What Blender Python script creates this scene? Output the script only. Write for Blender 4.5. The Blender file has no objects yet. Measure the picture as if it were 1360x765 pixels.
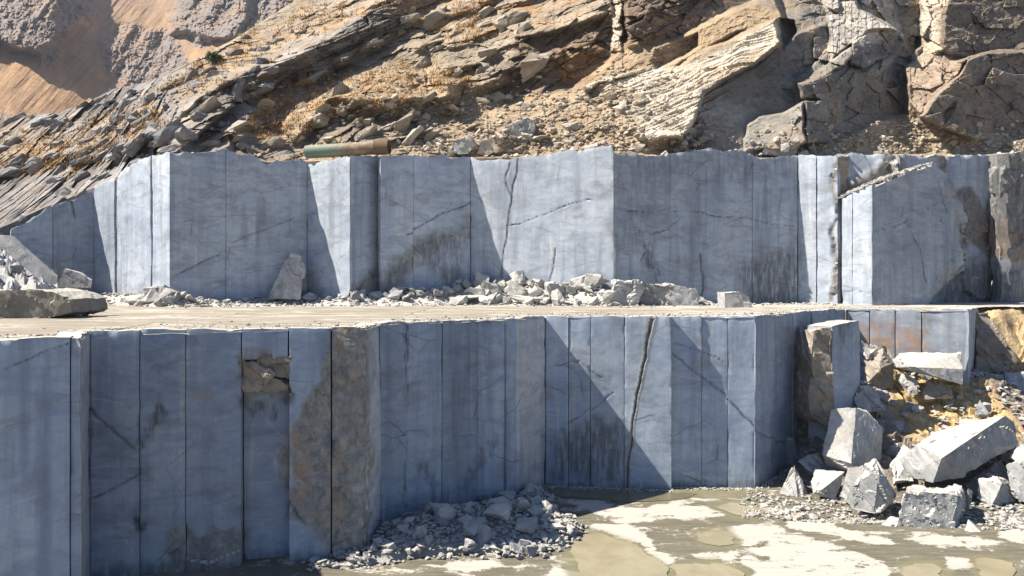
import bpy, bmesh, math, random
import numpy as np
from mathutils import Vector, Matrix, Euler

# ------------------------------------------------------------------ camera, light, sky
sc = bpy.context.scene
F = 982.0; CX = 680.0; HY = 375.0; CAMZ = 7.19      # focal length in photo pixels, horizon row, eye height
cam_data = bpy.data.cameras.new("camera")
cam = bpy.data.objects.new("camera", cam_data)
sc.collection.objects.link(cam)
cam.location = (0, 0, CAMZ)
cam.rotation_euler = (math.radians(90), 0, 0)
cam_data.sensor_width = 36.0
cam_data.lens = F / 1360 * 36
cam_data.shift_y = (HY - 382.5) / 1360
cam_data.clip_end = 6000
sc.camera = cam

SUN_EL = math.radians(48); SUN_DIR_A = math.radians(8)   # light travels towards +x and a little away
d = Vector((math.cos(SUN_EL) * math.cos(SUN_DIR_A), math.cos(SUN_EL) * math.sin(SUN_DIR_A), -math.sin(SUN_EL)))
sun_data = bpy.data.lights.new("sun", 'SUN')
sun_data.energy = 5.0; sun_data.angle = math.radians(0.5); sun_data.color = (1.0, 0.90, 0.75)
sun = bpy.data.objects.new("sun", sun_data); sc.collection.objects.link(sun)
sun.rotation_euler = d.to_track_quat('-Z', 'Y').to_euler()
sun.location = (-60, -10, 80)
world = bpy.data.worlds.new("World"); sc.world = world; world.use_nodes = True
wn = world.node_tree.nodes; wl = world.node_tree.links
bg = wn['Background']; bg.inputs['Strength'].default_value = 0.055
sky = wn.new('ShaderNodeTexSky'); sky.sky_type = 'NISHITA'; sky.sun_disc = False
sky.sun_elevation = SUN_EL
to_sun = -d
sky.sun_rotation = math.atan2(to_sun.x, to_sun.y)
sky.altitude = 1500; sky.air_density = 1.0; sky.dust_density = 0.0; sky.ozone_density = 3.0
wl.new(sky.outputs[0], bg.inputs[0])
sc.view_settings.view_transform = 'Standard'; sc.view_settings.look = 'None'
sc.view_settings.exposure = 1.2; sc.view_settings.gamma = 1
sc.view_settings.use_curve_mapping = False
try:
    sc.cycles.max_bounces = 6; sc.cycles.diffuse_bounces = 4
except Exception:
    pass

RNG = np.random.RandomState(7)
random.seed(7)
COL = sc.collection

# ------------------------------------------------------------------ numeric noise
def _h(ix, iy, seed):
    ix = ix.astype(np.int64); iy = iy.astype(np.int64)
    n = (ix * 374761393 + iy * 668265263 + seed * 1442695041) & 0xFFFFFFFF
    n = ((n ^ (n >> 13)) * 1274126177) & 0xFFFFFFFF
    n = ((n ^ (n >> 16)) * 2246822519) & 0xFFFFFFFF
    n = n ^ (n >> 15)
    return (n & 0xFFFFFF) / float(0x1000000)
def vnoise(x, y, seed=0):
    x = np.asarray(x, float); y = np.asarray(y, float)
    ix = np.floor(x); iy = np.floor(y); fx = x - ix; fy = y - iy
    fx = fx * fx * (3 - 2 * fx); fy = fy * fy * (3 - 2 * fy)
    a = _h(ix, iy, seed); b = _h(ix + 1, iy, seed); c = _h(ix, iy + 1, seed); e = _h(ix + 1, iy + 1, seed)
    return (a + (b - a) * fx) * (1 - fy) + (c + (e - c) * fx) * fy
def fbm(x, y, seed=0, oct=4, gain=0.5):
    s = 0; a = 1; t = 0
    for o in range(oct):
        s = s + a * (vnoise(x * 2 ** o + 17.3 * o, y * 2 ** o - 9.1 * o, seed + o) - 0.5); t += a; a *= gain
    return s / t * 2
def facets(x, y, seed=0, tilt=1.0):
    """tilted plates over random cells; returns height, edge closeness, cell value"""
    x = np.asarray(x, float); y = np.asarray(y, float)
    ix = np.floor(x); iy = np.floor(y)
    f1 = np.full(x.shape, 9.0); f2 = np.full(x.shape, 9.0); h = np.zeros(x.shape); cv = np.zeros(x.shape)
    for ox in (-1, 0, 1):
        for oy in (-1, 0, 1):
            cx = ix + ox; cy = iy + oy
            px = cx + _h(cx, cy, seed); py = cy + _h(cx, cy, seed + 1)
            dx = x - px; dy = y - py
            dd = np.sqrt(dx * dx + dy * dy)
            v = _h(cx, cy, seed + 2)
            hh = (v - 0.5) * 2 + tilt * ((_h(cx, cy, seed + 3) - 0.5) * 2 * dx + (_h(cx, cy, seed + 4) - 0.5) * 2 * dy)
            m = dd < f1
            f2 = np.where(m, f1, np.minimum(f2, dd))
            f1 = np.where(m, dd, f1); h = np.where(m, hh, h); cv = np.where(m, v, cv)
    return h, f2 - f1, cv
def sstep(a, b, x):
    t = np.clip((x - a) / (b - a), 0, 1); return t * t * (3 - 2 * t)
def poly_sd(px, py, poly):
    """signed distance to a polygon, negative inside"""
    px = np.asarray(px, float); py = np.asarray(py, float)
    best = np.full(px.shape, 1e18); inside = np.zeros(px.shape, bool); n = len(poly)
    for i in range(n):
        x0, y0 = poly[i]; x1, y1 = poly[(i + 1) % n]
        ex, ey = x1 - x0, y1 - y0
        t = np.clip(((px - x0) * ex + (py - y0) * ey) / (ex * ex + ey * ey + 1e-12), 0, 1)
        best = np.minimum(best, (px - x0 - t * ex) ** 2 + (py - y0 - t * ey) ** 2)
        if y1 != y0:
            cr = ((y0 > py) != (y1 > py)) & (px < (x1 - x0) * (py - y0) / (y1 - y0) + x0)
            inside ^= cr
    s = np.sqrt(best)
    return np.where(inside, -s, s)
def line_d(px, py, pts):
    best = np.full(np.shape(px), 1e18)
    for (x0, y0), (x1, y1) in zip(pts[:-1], pts[1:]):
        ex, ey = x1 - x0, y1 - y0
        t = np.clip(((px - x0) * ex + (py - y0) * ey) / (ex * ex + ey * ey + 1e-12), 0, 1)
        best = np.minimum(best, (px - x0 - t * ex) ** 2 + (py - y0 - t * ey) ** 2)
    return np.sqrt(best)

def at(px, py, D):                        # the world point seen at a photo pixel at depth D
    return Vector(((px - CX) / F * D, D, CAMZ - (py - HY) / F * D))
def on_floor(px, py, z=0.0):
    D = (CAMZ - z) * F / (py - HY); return ((px - CX) / F * D, D)

# ------------------------------------------------------------------ object helpers
def tag(o, label=None, cat=None, group=None, kind=None):
    if label: o['label'] = label
    if cat: o['category'] = cat
    if group: o['group'] = group
    if kind: o['kind'] = kind
    return o
def link(name, me, mat=None, parent=None):
    o = bpy.data.objects.new(name, me); COL.objects.link(o)
    if mat is not None and me is not None:
        if len(me.materials) == 0: me.materials.append(mat)
    if parent is not None: o.parent = parent
    return o
def empty(name, loc=(0, 0, 0)):
    o = bpy.data.objects.new(name, None); COL.objects.link(o); o.location = loc; o.empty_display_size = 0.5
    return o
def grid_mesh(name, P, smooth=False, attrs=None, flip=False, keep=None):
    """P: (rows, cols, 3); attrs: name -> (rows, cols, 3)"""
    r, c, _ = P.shape
    idx = np.arange(r * c).reshape(r, c)
    q = np.stack([idx[:-1, :-1], idx[:-1, 1:], idx[1:, 1:], idx[1:, :-1]], -1).reshape(-1, 4)
    if keep is not None: q = q[keep.reshape(-1)]
    if flip: q = q[:, ::-1]
    me = bpy.data.meshes.new(name)
    n = len(q)
    me.vertices.add(r * c); me.vertices.foreach_set('co', P.reshape(-1).astype(np.float32))
    me.loops.add(n * 4); me.loops.foreach_set('vertex_index', q.reshape(-1).astype(np.int32))
    me.polygons.add(n); me.polygons.foreach_set('loop_start', (np.arange(n) * 4).astype(np.int32))
    me.polygons.foreach_set('use_smooth', np.full(n, smooth))
    me.update(calc_edges=True)
    for k, a in (attrs or {}).items():
        at_ = me.attributes.new(k, 'FLOAT_COLOR', 'POINT')
        b = np.ones((r * c, 4), np.float32); b[:, :3] = a.reshape(-1, 3)
        at_.data.foreach_set('color', b.reshape(-1))
    return me
def tri_mesh(name, V, Fc, smooth=False):
    me = bpy.data.meshes.new(name)
    V = np.asarray(V, np.float32); Fc = np.asarray(Fc, np.int32)
    me.vertices.add(len(V)); me.vertices.foreach_set('co', V.reshape(-1))
    k = Fc.shape[1]; n = len(Fc)
    me.loops.add(n * k); me.loops.foreach_set('vertex_index', Fc.reshape(-1))
    me.polygons.add(n); me.polygons.foreach_set('loop_start', (np.arange(n) * k).astype(np.int32))
    me.polygons.foreach_set('use_smooth', np.full(n, smooth))
    me.update(calc_edges=True)
    return me

# ------------------------------------------------------------------ materials
class NT:
    def __init__(s, name):
        s.m = bpy.data.materials.new(name); s.m.use_nodes = True
        s.t = s.m.node_tree; s.b = s.t.nodes['Principled BSDF']; s.out = s.t.nodes['Material Output']
        s.b.inputs['Specular IOR Level'].default_value = 0.3
    def n(s, typ, **kw):
        nd = s.t.nodes.new('ShaderNode' + typ)
        for k, v in kw.items():
            if k.startswith('_'): setattr(nd, k[1:], v)
        return nd
    def set(s, sock, v):
        if isinstance(v, bpy.types.NodeSocket): s.t.links.new(v, sock)
        elif v is not None:
            if isinstance(v, (tuple, list)) and len(v) == 3 and sock.type == 'RGBA': v = (*v, 1)
            sock.default_value = v
    def pos(s): return s.n('NewGeometry').outputs['Position']
    def normal(s): return s.n('NewGeometry').outputs['Normal']
    def mapping(s, v, scale=(1, 1, 1), rot=(0, 0, 0), loc=(0, 0, 0)):
        m = s.n('Mapping'); s.set(m.inputs[0], v); m.inputs['Scale'].default_value = scale
        m.inputs['Rotation'].default_value = rot; m.inputs['Location'].default_value = loc; return m.outputs[0]
    def noise(s, v, scale=1, detail=4, rough=0.55, dist=0.0):
        m = s.n('TexNoise'); s.set(m.inputs['Vector'], v); m.inputs['Scale'].default_value = scale
        m.inputs['Detail'].default_value = detail; m.inputs['Roughness'].default_value = rough
        m.inputs['Distortion'].default_value = dist; return m.outputs[0]
    def voro(s, v, scale=1, feature='F1', out=0):
        m = s.n('TexVoronoi'); m.feature = feature; s.set(m.inputs['Vector'], v); m.inputs['Scale'].default_value = scale
        return m.outputs[out]
    def rng(s, v, a, b, c=0.0, d=1.0):
        m = s.n('MapRange'); s.set(m.inputs[0], v)
        for i, x in enumerate((a, b, c, d)): s.set(m.inputs[i + 1], x)
        return m.outputs[0]
    def math(s, op, a, b=None):
        m = s.n('Math'); m.operation = op; s.set(m.inputs[0], a)
        if b is not None: s.set(m.inputs[1], b)
        return m.outputs[0]
    def mix(s, f, a, b, blend='MIX'):
        m = s.n('Mix'); m.data_type = 'RGBA'; m.blend_type = blend
        s.set(m.inputs[0], f); s.set(m.inputs[6], a); s.set(m.inputs[7], b); return m.outputs[2]
    def attr(s, name):
        m = s.n('Attribute'); m.attribute_name = name
        sp = s.n('SeparateColor'); s.t.links.new(m.outputs['Color'], sp.inputs[0])
        return m.outputs['Color'], sp.outputs
    def sep(s, v):
        m = s.n('SeparateXYZ'); s.set(m.inputs[0], v); return m.outputs
    def rand(s): return s.n('ObjectInfo').outputs['Random']
    def bump(s, h, strength=0.3, dist=0.05, normal=None):
        m = s.n('Bump'); s.set(m.inputs['Height'], h); m.inputs['Strength'].default_value = strength
        m.inputs['Distance'].default_value = dist
        if normal is not None: s.set(m.inputs['Normal'], normal)
        return m.outputs[0]
    def done(s, col, rough=0.85, normal=None):
        s.set(s.b.inputs['Base Color'], col); s.set(s.b.inputs['Roughness'], rough)
        if normal is not None: s.set(s.b.inputs['Normal'], normal)
        return s.m

def mat_marble(name='sawn_marble', dark=1.0, use_mask=True, bl=1.0):
    m = NT(name); p = m.pos()
    def tn(c): return tuple((x * bl + (sum(c) / 3) * (1 - bl)) * dark for x in c)
    big = m.noise(p, 0.35, 5, 0.6, 0.6)
    c = m.mix(m.rng(big, 0.32, 0.68), tn((0.22, 0.31, 0.45)), tn((0.37, 0.45, 0.57)))
    # vertical streaks of run-off and saw marks
    where = m.noise(m.mapping(p, (0.35, 0.35, 0.22), loc=(7, 1, 3)), 1.0, 3, 0.5)
    st = m.noise(m.mapping(p, (1.7, 1.7, 0.13)), 1.0, 6, 0.62, 0.15)
    c = m.mix(m.math('MULTIPLY', m.rng(st, 0.48, 0.64, 0, 0.75), m.rng(where, 0.38, 0.60, 0.15, 1.0)), c, tn((0.12, 0.17, 0.26)))
    st2 = m.noise(m.mapping(p, (3.6, 3.6, 0.22), loc=(5, 2, 1)), 1.0, 6, 0.65, 0.2)
    c = m.mix(m.math('MULTIPLY', m.rng(st2, 0.52, 0.70, 0, 0.6), m.rng(where, 0.62, 0.40, 0.1, 0.9)), c, (0.58 * dark, 0.58 * dark, 0.56 * dark))
    # diagonal grain clouds and thin veins
    g = m.noise(m.mapping(p, (0.9, 0.9, 2.2), (0, 0.55, 0)), 0.8, 6, 0.7, 1.2)
    c = m.mix(m.rng(g, 0.44, 0.64, 0, 0.6), c, tn((0.16, 0.23, 0.36)))
    wob = m.n('VectorMath'); wob.operation = 'ADD'; wn_ = m.n('TexNoise'); m.set(wn_.inputs['Vector'], p); wn_.inputs['Scale'].default_value = 1.6; wn_.inputs['Detail'].default_value = 4
    ws = m.n('VectorMath'); ws.operation = 'SCALE'; m.set(ws.inputs[0], wn_.outputs['Color']); ws.inputs['Scale'].default_value = 0.22
    m.set(wob.inputs[0], p); m.set(wob.inputs[1], ws.outputs[0]); q = wob.outputs[0]
    sel = m.noise(p, 0.55, 3, 0.5)
    v1 = m.voro(m.mapping(q, (0.30, 0.30, 0.62), (0, 0.6, 0.2)), 0.9, 'DISTANCE_TO_EDGE')
    c = m.mix(m.math('MULTIPLY', m.rng(v1, 0.0, 0.010, 0.5, 0.0), m.rng(sel, 0.50, 0.62)), c, (0.52, 0.53, 0.54))
    v2 = m.voro(m.mapping(q, (0.42, 0.42, 0.8), (0, -0.7, 0.7), (3, 9, 4)), 0.9, 'DISTANCE_TO_EDGE')
    c = m.mix(m.math('MULTIPLY', m.rng(v2, 0.0, 0.012, 0.8, 0.0), m.rng(sel, 0.50, 0.40)), c, (0.07, 0.075, 0.085))
    sm = m.noise(m.mapping(p, (0.5, 0.5, 1.1), (0, 0.6, 0)), 1.4, 6, 0.72, 0.5)
    c = m.mix(m.rng(sm, 0.50, 0.66, 0, 0.8), c, m.mix(0.5, c, (0.10, 0.09, 0.08)))
    mot = m.noise(p, 6.0, 5, 0.7)
    c = m.mix(m.rng(mot, 0.35, 0.7, 0.0, 0.28), c, tn((0.19, 0.22, 0.28)))
    # each block a little different
    r = m.rng(m.rand(), 0, 1, 0.80, 1.14)
    cc = m.n('Mix'); cc.data_type = 'RGBA'; cc.blend_type = 'MULTIPLY'; cc.inputs[0].default_value = 1
    m.set(cc.inputs[6], c); comb = m.n('CombineColor'); 
    for i in range(3): m.set(comb.inputs[i], r)
    m.set(cc.inputs[7], comb.outputs[0]); c = cc.outputs[2]
    hgt = m.math('ADD', m.math('MULTIPLY', mot, 0.5), m.math('MULTIPLY', st2, 0.5))
    if use_mask:
        _, s = m.attr('wear_shade')
        brk = m.math('ADD', m.math('MULTIPLY', m.noise(p, 4.5, 7, 0.8, 0.4), 0.62), m.math('MULTIPLY', m.noise(m.mapping(p, (2.2, 2.2, 0.7), (0, 0.35, 0)), 1.6, 5, 0.7), 0.38))
        rock = m.mix(m.rng(brk, 0.40, 0.60), (0.12, 0.125, 0.13), (0.33, 0.33, 0.32))
        c = m.mix(m.math('MULTIPLY', s[0], m.rng(brk, 0.2, 0.5, 0.75, 1.0)), c, rock)
        rn = m.noise(p, 2.0, 5, 0.6)
        c = m.mix(m.math('MULTIPLY', s[1], m.rng(rn, 0.35, 0.6)), c, (0.34, 0.205, 0.12))
        dn = m.noise(m.mapping(p, (3.5, 3.5, 0.7)), 1.6, 6, 0.7)
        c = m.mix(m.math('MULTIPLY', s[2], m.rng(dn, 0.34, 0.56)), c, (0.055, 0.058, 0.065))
        hgt = m.math('ADD', hgt, m.math('MULTIPLY', m.math('MULTIPLY', brk, s[0]), 2.0))
    # dust lying on what faces up
    nz = m.sep(m.normal())[2]
    dn2 = m.noise(p, 1.7, 5, 0.65)
    c = m.mix(m.rng(nz, 0.55, 0.85, 0, 0.85), c, m.mix(dn2, (0.42, 0.38, 0.32), (0.62, 0.58, 0.52)))
    return m.done(c, m.rng(big, 0.3, 0.7, 0.62, 0.85), m.bump(hgt, 0.35, 0.04))

def mat_rock(name, lo, hi, stain=(0.30, 0.20, 0.11), stain_amt=0.35, dust=0.6, scale=1.0):
    m = NT(name); p = m.pos(); obj = m.n('TexCoord').outputs['Object']
    a = m.noise(obj, 1.6 * scale, 6, 0.7, 0.3)
    c = m.mix(m.rng(a, 0.32, 0.68), lo, hi)
    b = m.noise(obj, 9 * scale, 5, 0.75)
    c = m.mix(m.rng(b, 0.5, 0.75, 0, 0.5), c, tuple(x * 0.45 for x in lo))
    c = m.mix(m.rng(b, 0.42, 0.25, 0, 0.35), c, tuple(min(1, x * 1.35) for x in hi))
    st = m.noise(p, 0.9, 5, 0.65)
    c = m.mix(m.rng(st, 0.54, 0.72, 0, stain_amt), c, stain)
    r = m.rng(m.rand(), 0, 1, 0.68, 1.18)
    comb = m.n('CombineColor')
    for i in range(3): m.set(comb.inputs[i], r)
    c = m.mix(1.0, c, comb.outputs[0], 'MULTIPLY')
    nz = m.sep(m.normal())[2]
    c = m.mix(m.rng(nz, 0.45, 0.9, 0, dust), c, (0.52, 0.50, 0.46))
    return m.done(c, 0.9, m.bump(m.math('ADD', a, b), 0.5, 0.05))

def mat_terrain(name='mountain_rock', soil=(0.40, 0.31, 0.21), bump=0.6, sc_=1.0, soil_amt=0.65, lo=0.42, hi=1.25):
    m = NT(name); p = m.pos()
    col, _ = m.attr('tint'); _, k = m.attr('ground')
    a = m.noise(m.mapping(p, (1, 1, 1)), 0.55 * sc_, 7, 0.72, 0.4)
    b = m.noise(m.mapping(p, (1.2, 1.2, 2.2), (0.2, -0.55, 0)), 1.7 * sc_, 6, 0.72, 0.5)
    f = m.rng(m.math('ADD', a, b), 0.72, 1.28, lo, hi)
    comb = m.n('CombineColor')
    for i in range(3): m.set(comb.inputs[i], f)
    c = m.mix(1.0, col, comb.outputs[0], 'MULTIPLY')
    st = m.noise(p, 0.35 * sc_, 5, 0.6, 0.8)
    c = m.mix(m.rng(st, 0.52, 0.66, 0, 0.5), c, m.mix(0.6, c, (0.38, 0.23, 0.11)))
    fine = m.noise(p, 7 * sc_, 5, 0.75)
    c = m.mix(m.rng(fine, 0.54, 0.70, 0, 0.38), c, (0.07, 0.065, 0.06))
    nz = m.sep(m.normal())[2]
    sn = m.noise(p, 1.1 * sc_, 5, 0.7)
    c = m.mix(m.math('MULTIPLY', m.math('MULTIPLY', m.rng(nz, 0.55, 0.85), m.rng(sn, 0.35, 0.55)), m.rng(m.math('MAXIMUM', k[0], k[1]), 0, 1, soil_amt * 0.18, soil_amt)), c,
              m.mix(fine, tuple(x * 0.7 for x in soil), tuple(x * 1.25 for x in soil)))
    h = m.math('ADD', m.math('MULTIPLY', b, 1.0), m.math('MULTIPLY', fine, 0.5))
    return m.done(c, 0.95, m.bump(h, bump, 0.12 / sc_))

def mat_floor(name, white, mud, wet, terrace=False):
    m = NT(name); p = m.pos(); _, s = m.attr('wear_shade')
    a = m.noise(m.mapping(p, (0.35, 1.5, 1)) if terrace else m.mapping(p, (0.8, 1.5, 1), (0, 0, -0.35)), 1.1, 7, 0.68, 0.7)
    fine = m.noise(p, 9, 5, 0.7)
    fl = m.math('ADD', m.math('MULTIPLY', a, 0.75), m.math('MULTIPLY', fine, 0.25))
    w = m.math('ADD', m.math('SUBTRACT', s[0], 0.5), m.math('MULTIPLY', m.math('SUBTRACT', fl, 0.5), 4.6))
    w = m.rng(w, -0.12, 0.16)
    c = m.mix(m.rng(fl, 0.35, 0.65), tuple(x * 0.72 for x in mud), tuple(x * 1.18 for x in mud))
    tr = m.noise(m.mapping(p, (0.25, 4.5, 1)) if terrace else m.mapping(p, (0.5, 5, 1), (0, 0, -0.5)), 1.5, 4, 0.6, 0.2)
    c = m.mix(m.rng(tr, 0.46, 0.62, 0, 0.7), c, tuple(x * 0.55 for x in mud))
    c = m.mix(w, c, m.mix(m.rng(tr, 0.4, 0.7), white, tuple(x * 0.84 for x in white)))
    c = m.mix(m.math('MULTIPLY', s[2], m.rng(fl, 0.3, 0.5, 0.7, 1)), c, wet)
    rough = m.mix(s[2], (0.9, 0.9, 0.9), (0.35, 0.35, 0.35))
    return m.done(c, rough, m.bump(m.math('ADD', fine, tr), 0.35, 0.03))

def mat_puddle(name, c1, c2, rough=0.12):
    m = NT(name); p = m.pos()
    a = m.noise(p, 1.3, 5, 0.6, 0.5)
    c = m.mix(m.rng(a, 0.35, 0.65), c1, c2)
    m.b.inputs['Specular IOR Level'].default_value = 0.5
    rp = m.noise(m.mapping(p, (3, 7, 1)), 3.0, 3, 0.5)
    return m.done(c, rough, m.bump(rp, 0.04, 0.01))

M_MARBLE = mat_marble(dark=0.98, bl=0.85)
M_MARBLE_U = mat_marble('sawn_marble_weathered', 1.12, bl=0.6)
M_MARBLE_P = mat_marble('bounce_lit_marble', 1.4, bl=0.35)  # paler copy: light bounced off floor and sky, put into the colour
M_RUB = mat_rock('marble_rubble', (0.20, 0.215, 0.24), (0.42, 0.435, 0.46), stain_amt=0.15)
M_RUB_L = mat_rock('pale_marble_rubble', (0.25, 0.255, 0.26), (0.50, 0.50, 0.49), stain=(0.42, 0.34, 0.24), stain_amt=0.25)
M_RUB_T = mat_rock('tan_slope_rock', (0.26, 0.225, 0.185), (0.52, 0.47, 0.40), stain=(0.36, 0.24, 0.13), stain_amt=0.5)
M_BOULD = mat_rock('broken_marble', (0.22, 0.235, 0.255), (0.44, 0.45, 0.465), stain=(0.40, 0.30, 0.18), stain_amt=0.35, dust=0.75)
M_TERR = mat_terrain()
M_FLOOR = mat_floor('slurry_floor', (0.46, 0.44, 0.405), (0.165, 0.155, 0.12), (0.20, 0.19, 0.12))
M_TERRACE = mat_floor('bench_dirt', (0.50, 0.48, 0.44), (0.33, 0.30, 0.25), (0.25, 0.2, 0.15), True)

# ------------------------------------------------------------------ plan of the quarry
TZ = 6.0                                             # height of the middle bench
def xof(px, D): return (px - CX) / F * D
LOW = [(-140, 14.7), (108, 15.95), (120, 18.0), (487, 19.4), (505, 21.5), (672, 24.2), (725, 26.2), (892, 25.6)]
LOWP = [(xof(a, b), b) for a, b in LOW]
MASK_FRONT = []                                      # front line of the bench for the terrace sheet

def panel(name, parent, p0, p1, zb, topf, mat, featf, res=0.07, thick=0.6, gap=0.02, setb=0.0, seed=0, chip=0.05, z_floor_noise=0, lean=0.0, nl=None, nr=None):
    p0 = np.array(p0, float); p1 = np.array(p1, float)
    u = p1 - p0; L = np.hypot(*u); u /= L; nrm = np.array([u[1], -u[0]])
    bl_ = -(nrm if nl is None else (nrm + nl) / max(0.35, np.dot(nrm + nl, nrm))); br_ = -(nrm if nr is None else (nrm + nr) / max(0.35, np.dot(nrm + nr, nrm)))
    p0 = p0 - nrm * setb; gl = min(gap, L * 0.2)
    nu = max(3, int(L / res)); s = np.linspace(gl, L - gl, nu)
    bx = p0[0] + u[0] * s; by = p0[1] + u[1] * s
    pxs = CX + bx / by * F
    top = topf(pxs, by) + fbm(s * 1.7 + seed * 3.1, s * 0 + seed, 5, 4) * chip - np.maximum(0, fbm(s * 5 + seed, s * 0 + 3.3, 9, 2) - 0.3) * chip * 1.5
    H = float(np.mean(top)) - zb; nv = max(4, int(H / res))
    t = np.linspace(0, 1, nv)[:, None]
    Z = zb + (top[None, :] - zb) * t
    S = np.repeat(s[None, :], nv, 0); BX = np.repeat(bx[None, :], nv, 0); BY = np.repeat(by[None, :], nv, 0)
    PXg = CX + BX / BY * F; PYg = HY - (Z - CAMZ) / BY * F
    disp, wear_shade = featf(PXg, PYg, S + seed * 7, Z)
    edge = np.minimum(np.minimum(S - gl, (L - gl) - S) / 0.05, 1)
    disp = disp + fbm(S * 0.5 + seed, Z * 0.35, 31, 3) * 0.05 + fbm(S * 2.5 + seed, Z * 1.2, 77, 3) * 0.010 + lean * (Z - zb) / H
    # chipped arrises
    arris = np.exp(-np.minimum(S - gl, L - gl - S) / 0.05) * np.maximum(0, fbm(S * 0 + seed, Z * 2.2, 41, 3)) * 0.05
    tope = np.exp(-(top[None, :] - Z) / 0.10) * (0.02 + np.maximum(0, fbm(S * 2.2 + seed, S * 0, 51, 3)) * 0.14)
    disp = disp - arris - tope
    X = BX + nrm[0] * disp; Y = BY + nrm[1] * disp
    K = 5
    rows = [np.stack([X, Y, Z], -1)]; wr = [wear_shade]
    for k in range(1, K + 1):
        b = thick * (k / K) ** 1.3
        f_ = s / L; xx = X[-1] + (bl_[0] * (1 - f_) + br_[0] * f_) * b; yy = Y[-1] + (bl_[1] * (1 - f_) + br_[1] * f_) * b
        zz = Z[-1] + fbm(s * 3 + k * 2.7, s * 0 + k + seed, 13, 3) * 0.03 - (0.03 if k == K else 0)
        rows.append(np.stack([xx, yy, zz], -1)[None]); wr.append(wear_shade[-1:] * 0)
    P = np.concatenate(rows, 0); W = np.concatenate(wr, 0)
    def back(col, sgn):
        q = col.copy(); q[:, 0] -= nrm[0] * thick; q[:, 1] -= nrm[1] * thick
        return q
    Lc = P[:, :1].copy(); Rc = P[:, -1:].copy()
    Lc[:nv, 0, :2] += bl_ * thick; Rc[:nv, 0, :2] += br_ * thick
    Lc[nv:, 0] = P[-1, :1]; Rc[nv:, 0] = P[-1, -1:]
    P = np.concatenate([Lc, P, Rc], 1); W = np.concatenate([W[:, :1], W, W[:, -1:]], 1)
    me = grid_mesh(name, P, True, {'wear_shade': W})
    try: me.set_sharp_from_angle(angle=math.radians(35))
    except Exception: pass
    o = link(name, me, mat, parent)
    return o

def split_px(pa, pb, pxs):
    """points of segment pa-pb seen at the given photo columns"""
    out = []
    for px in pxs:
        k = (px - CX) / F
        dx, dy = pb[0] - pa[0], pb[1] - pa[1]
        den = dx - k * dy
        t = (k * pa[1] - pa[0]) / den
        out.append((pa[0] + t * dx, pa[1] + t * dy))
    return out

def Zr(PX): return np.zeros(PX.shape)
PUDPX = None
def rough_disp(S, Z, amp, sc_=1.0, seed=3):
    h1, e1, _ = facets((S * 0.8 + Z * 0.5) * sc_, (Z * 0.8 - S * 0.4) * sc_, seed)
    h2, e2, _ = facets(S * 2.6 * sc_ + h1 * .3, Z * 2.3 * sc_, seed + 9)
    return (h1 * 0.6 + h2 * 0.28 - 0.2 * np.exp(-e1 / 0.06)) * amp + fbm(S * 6, Z * 6, seed + 20, 3) * amp * 0.12

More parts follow.
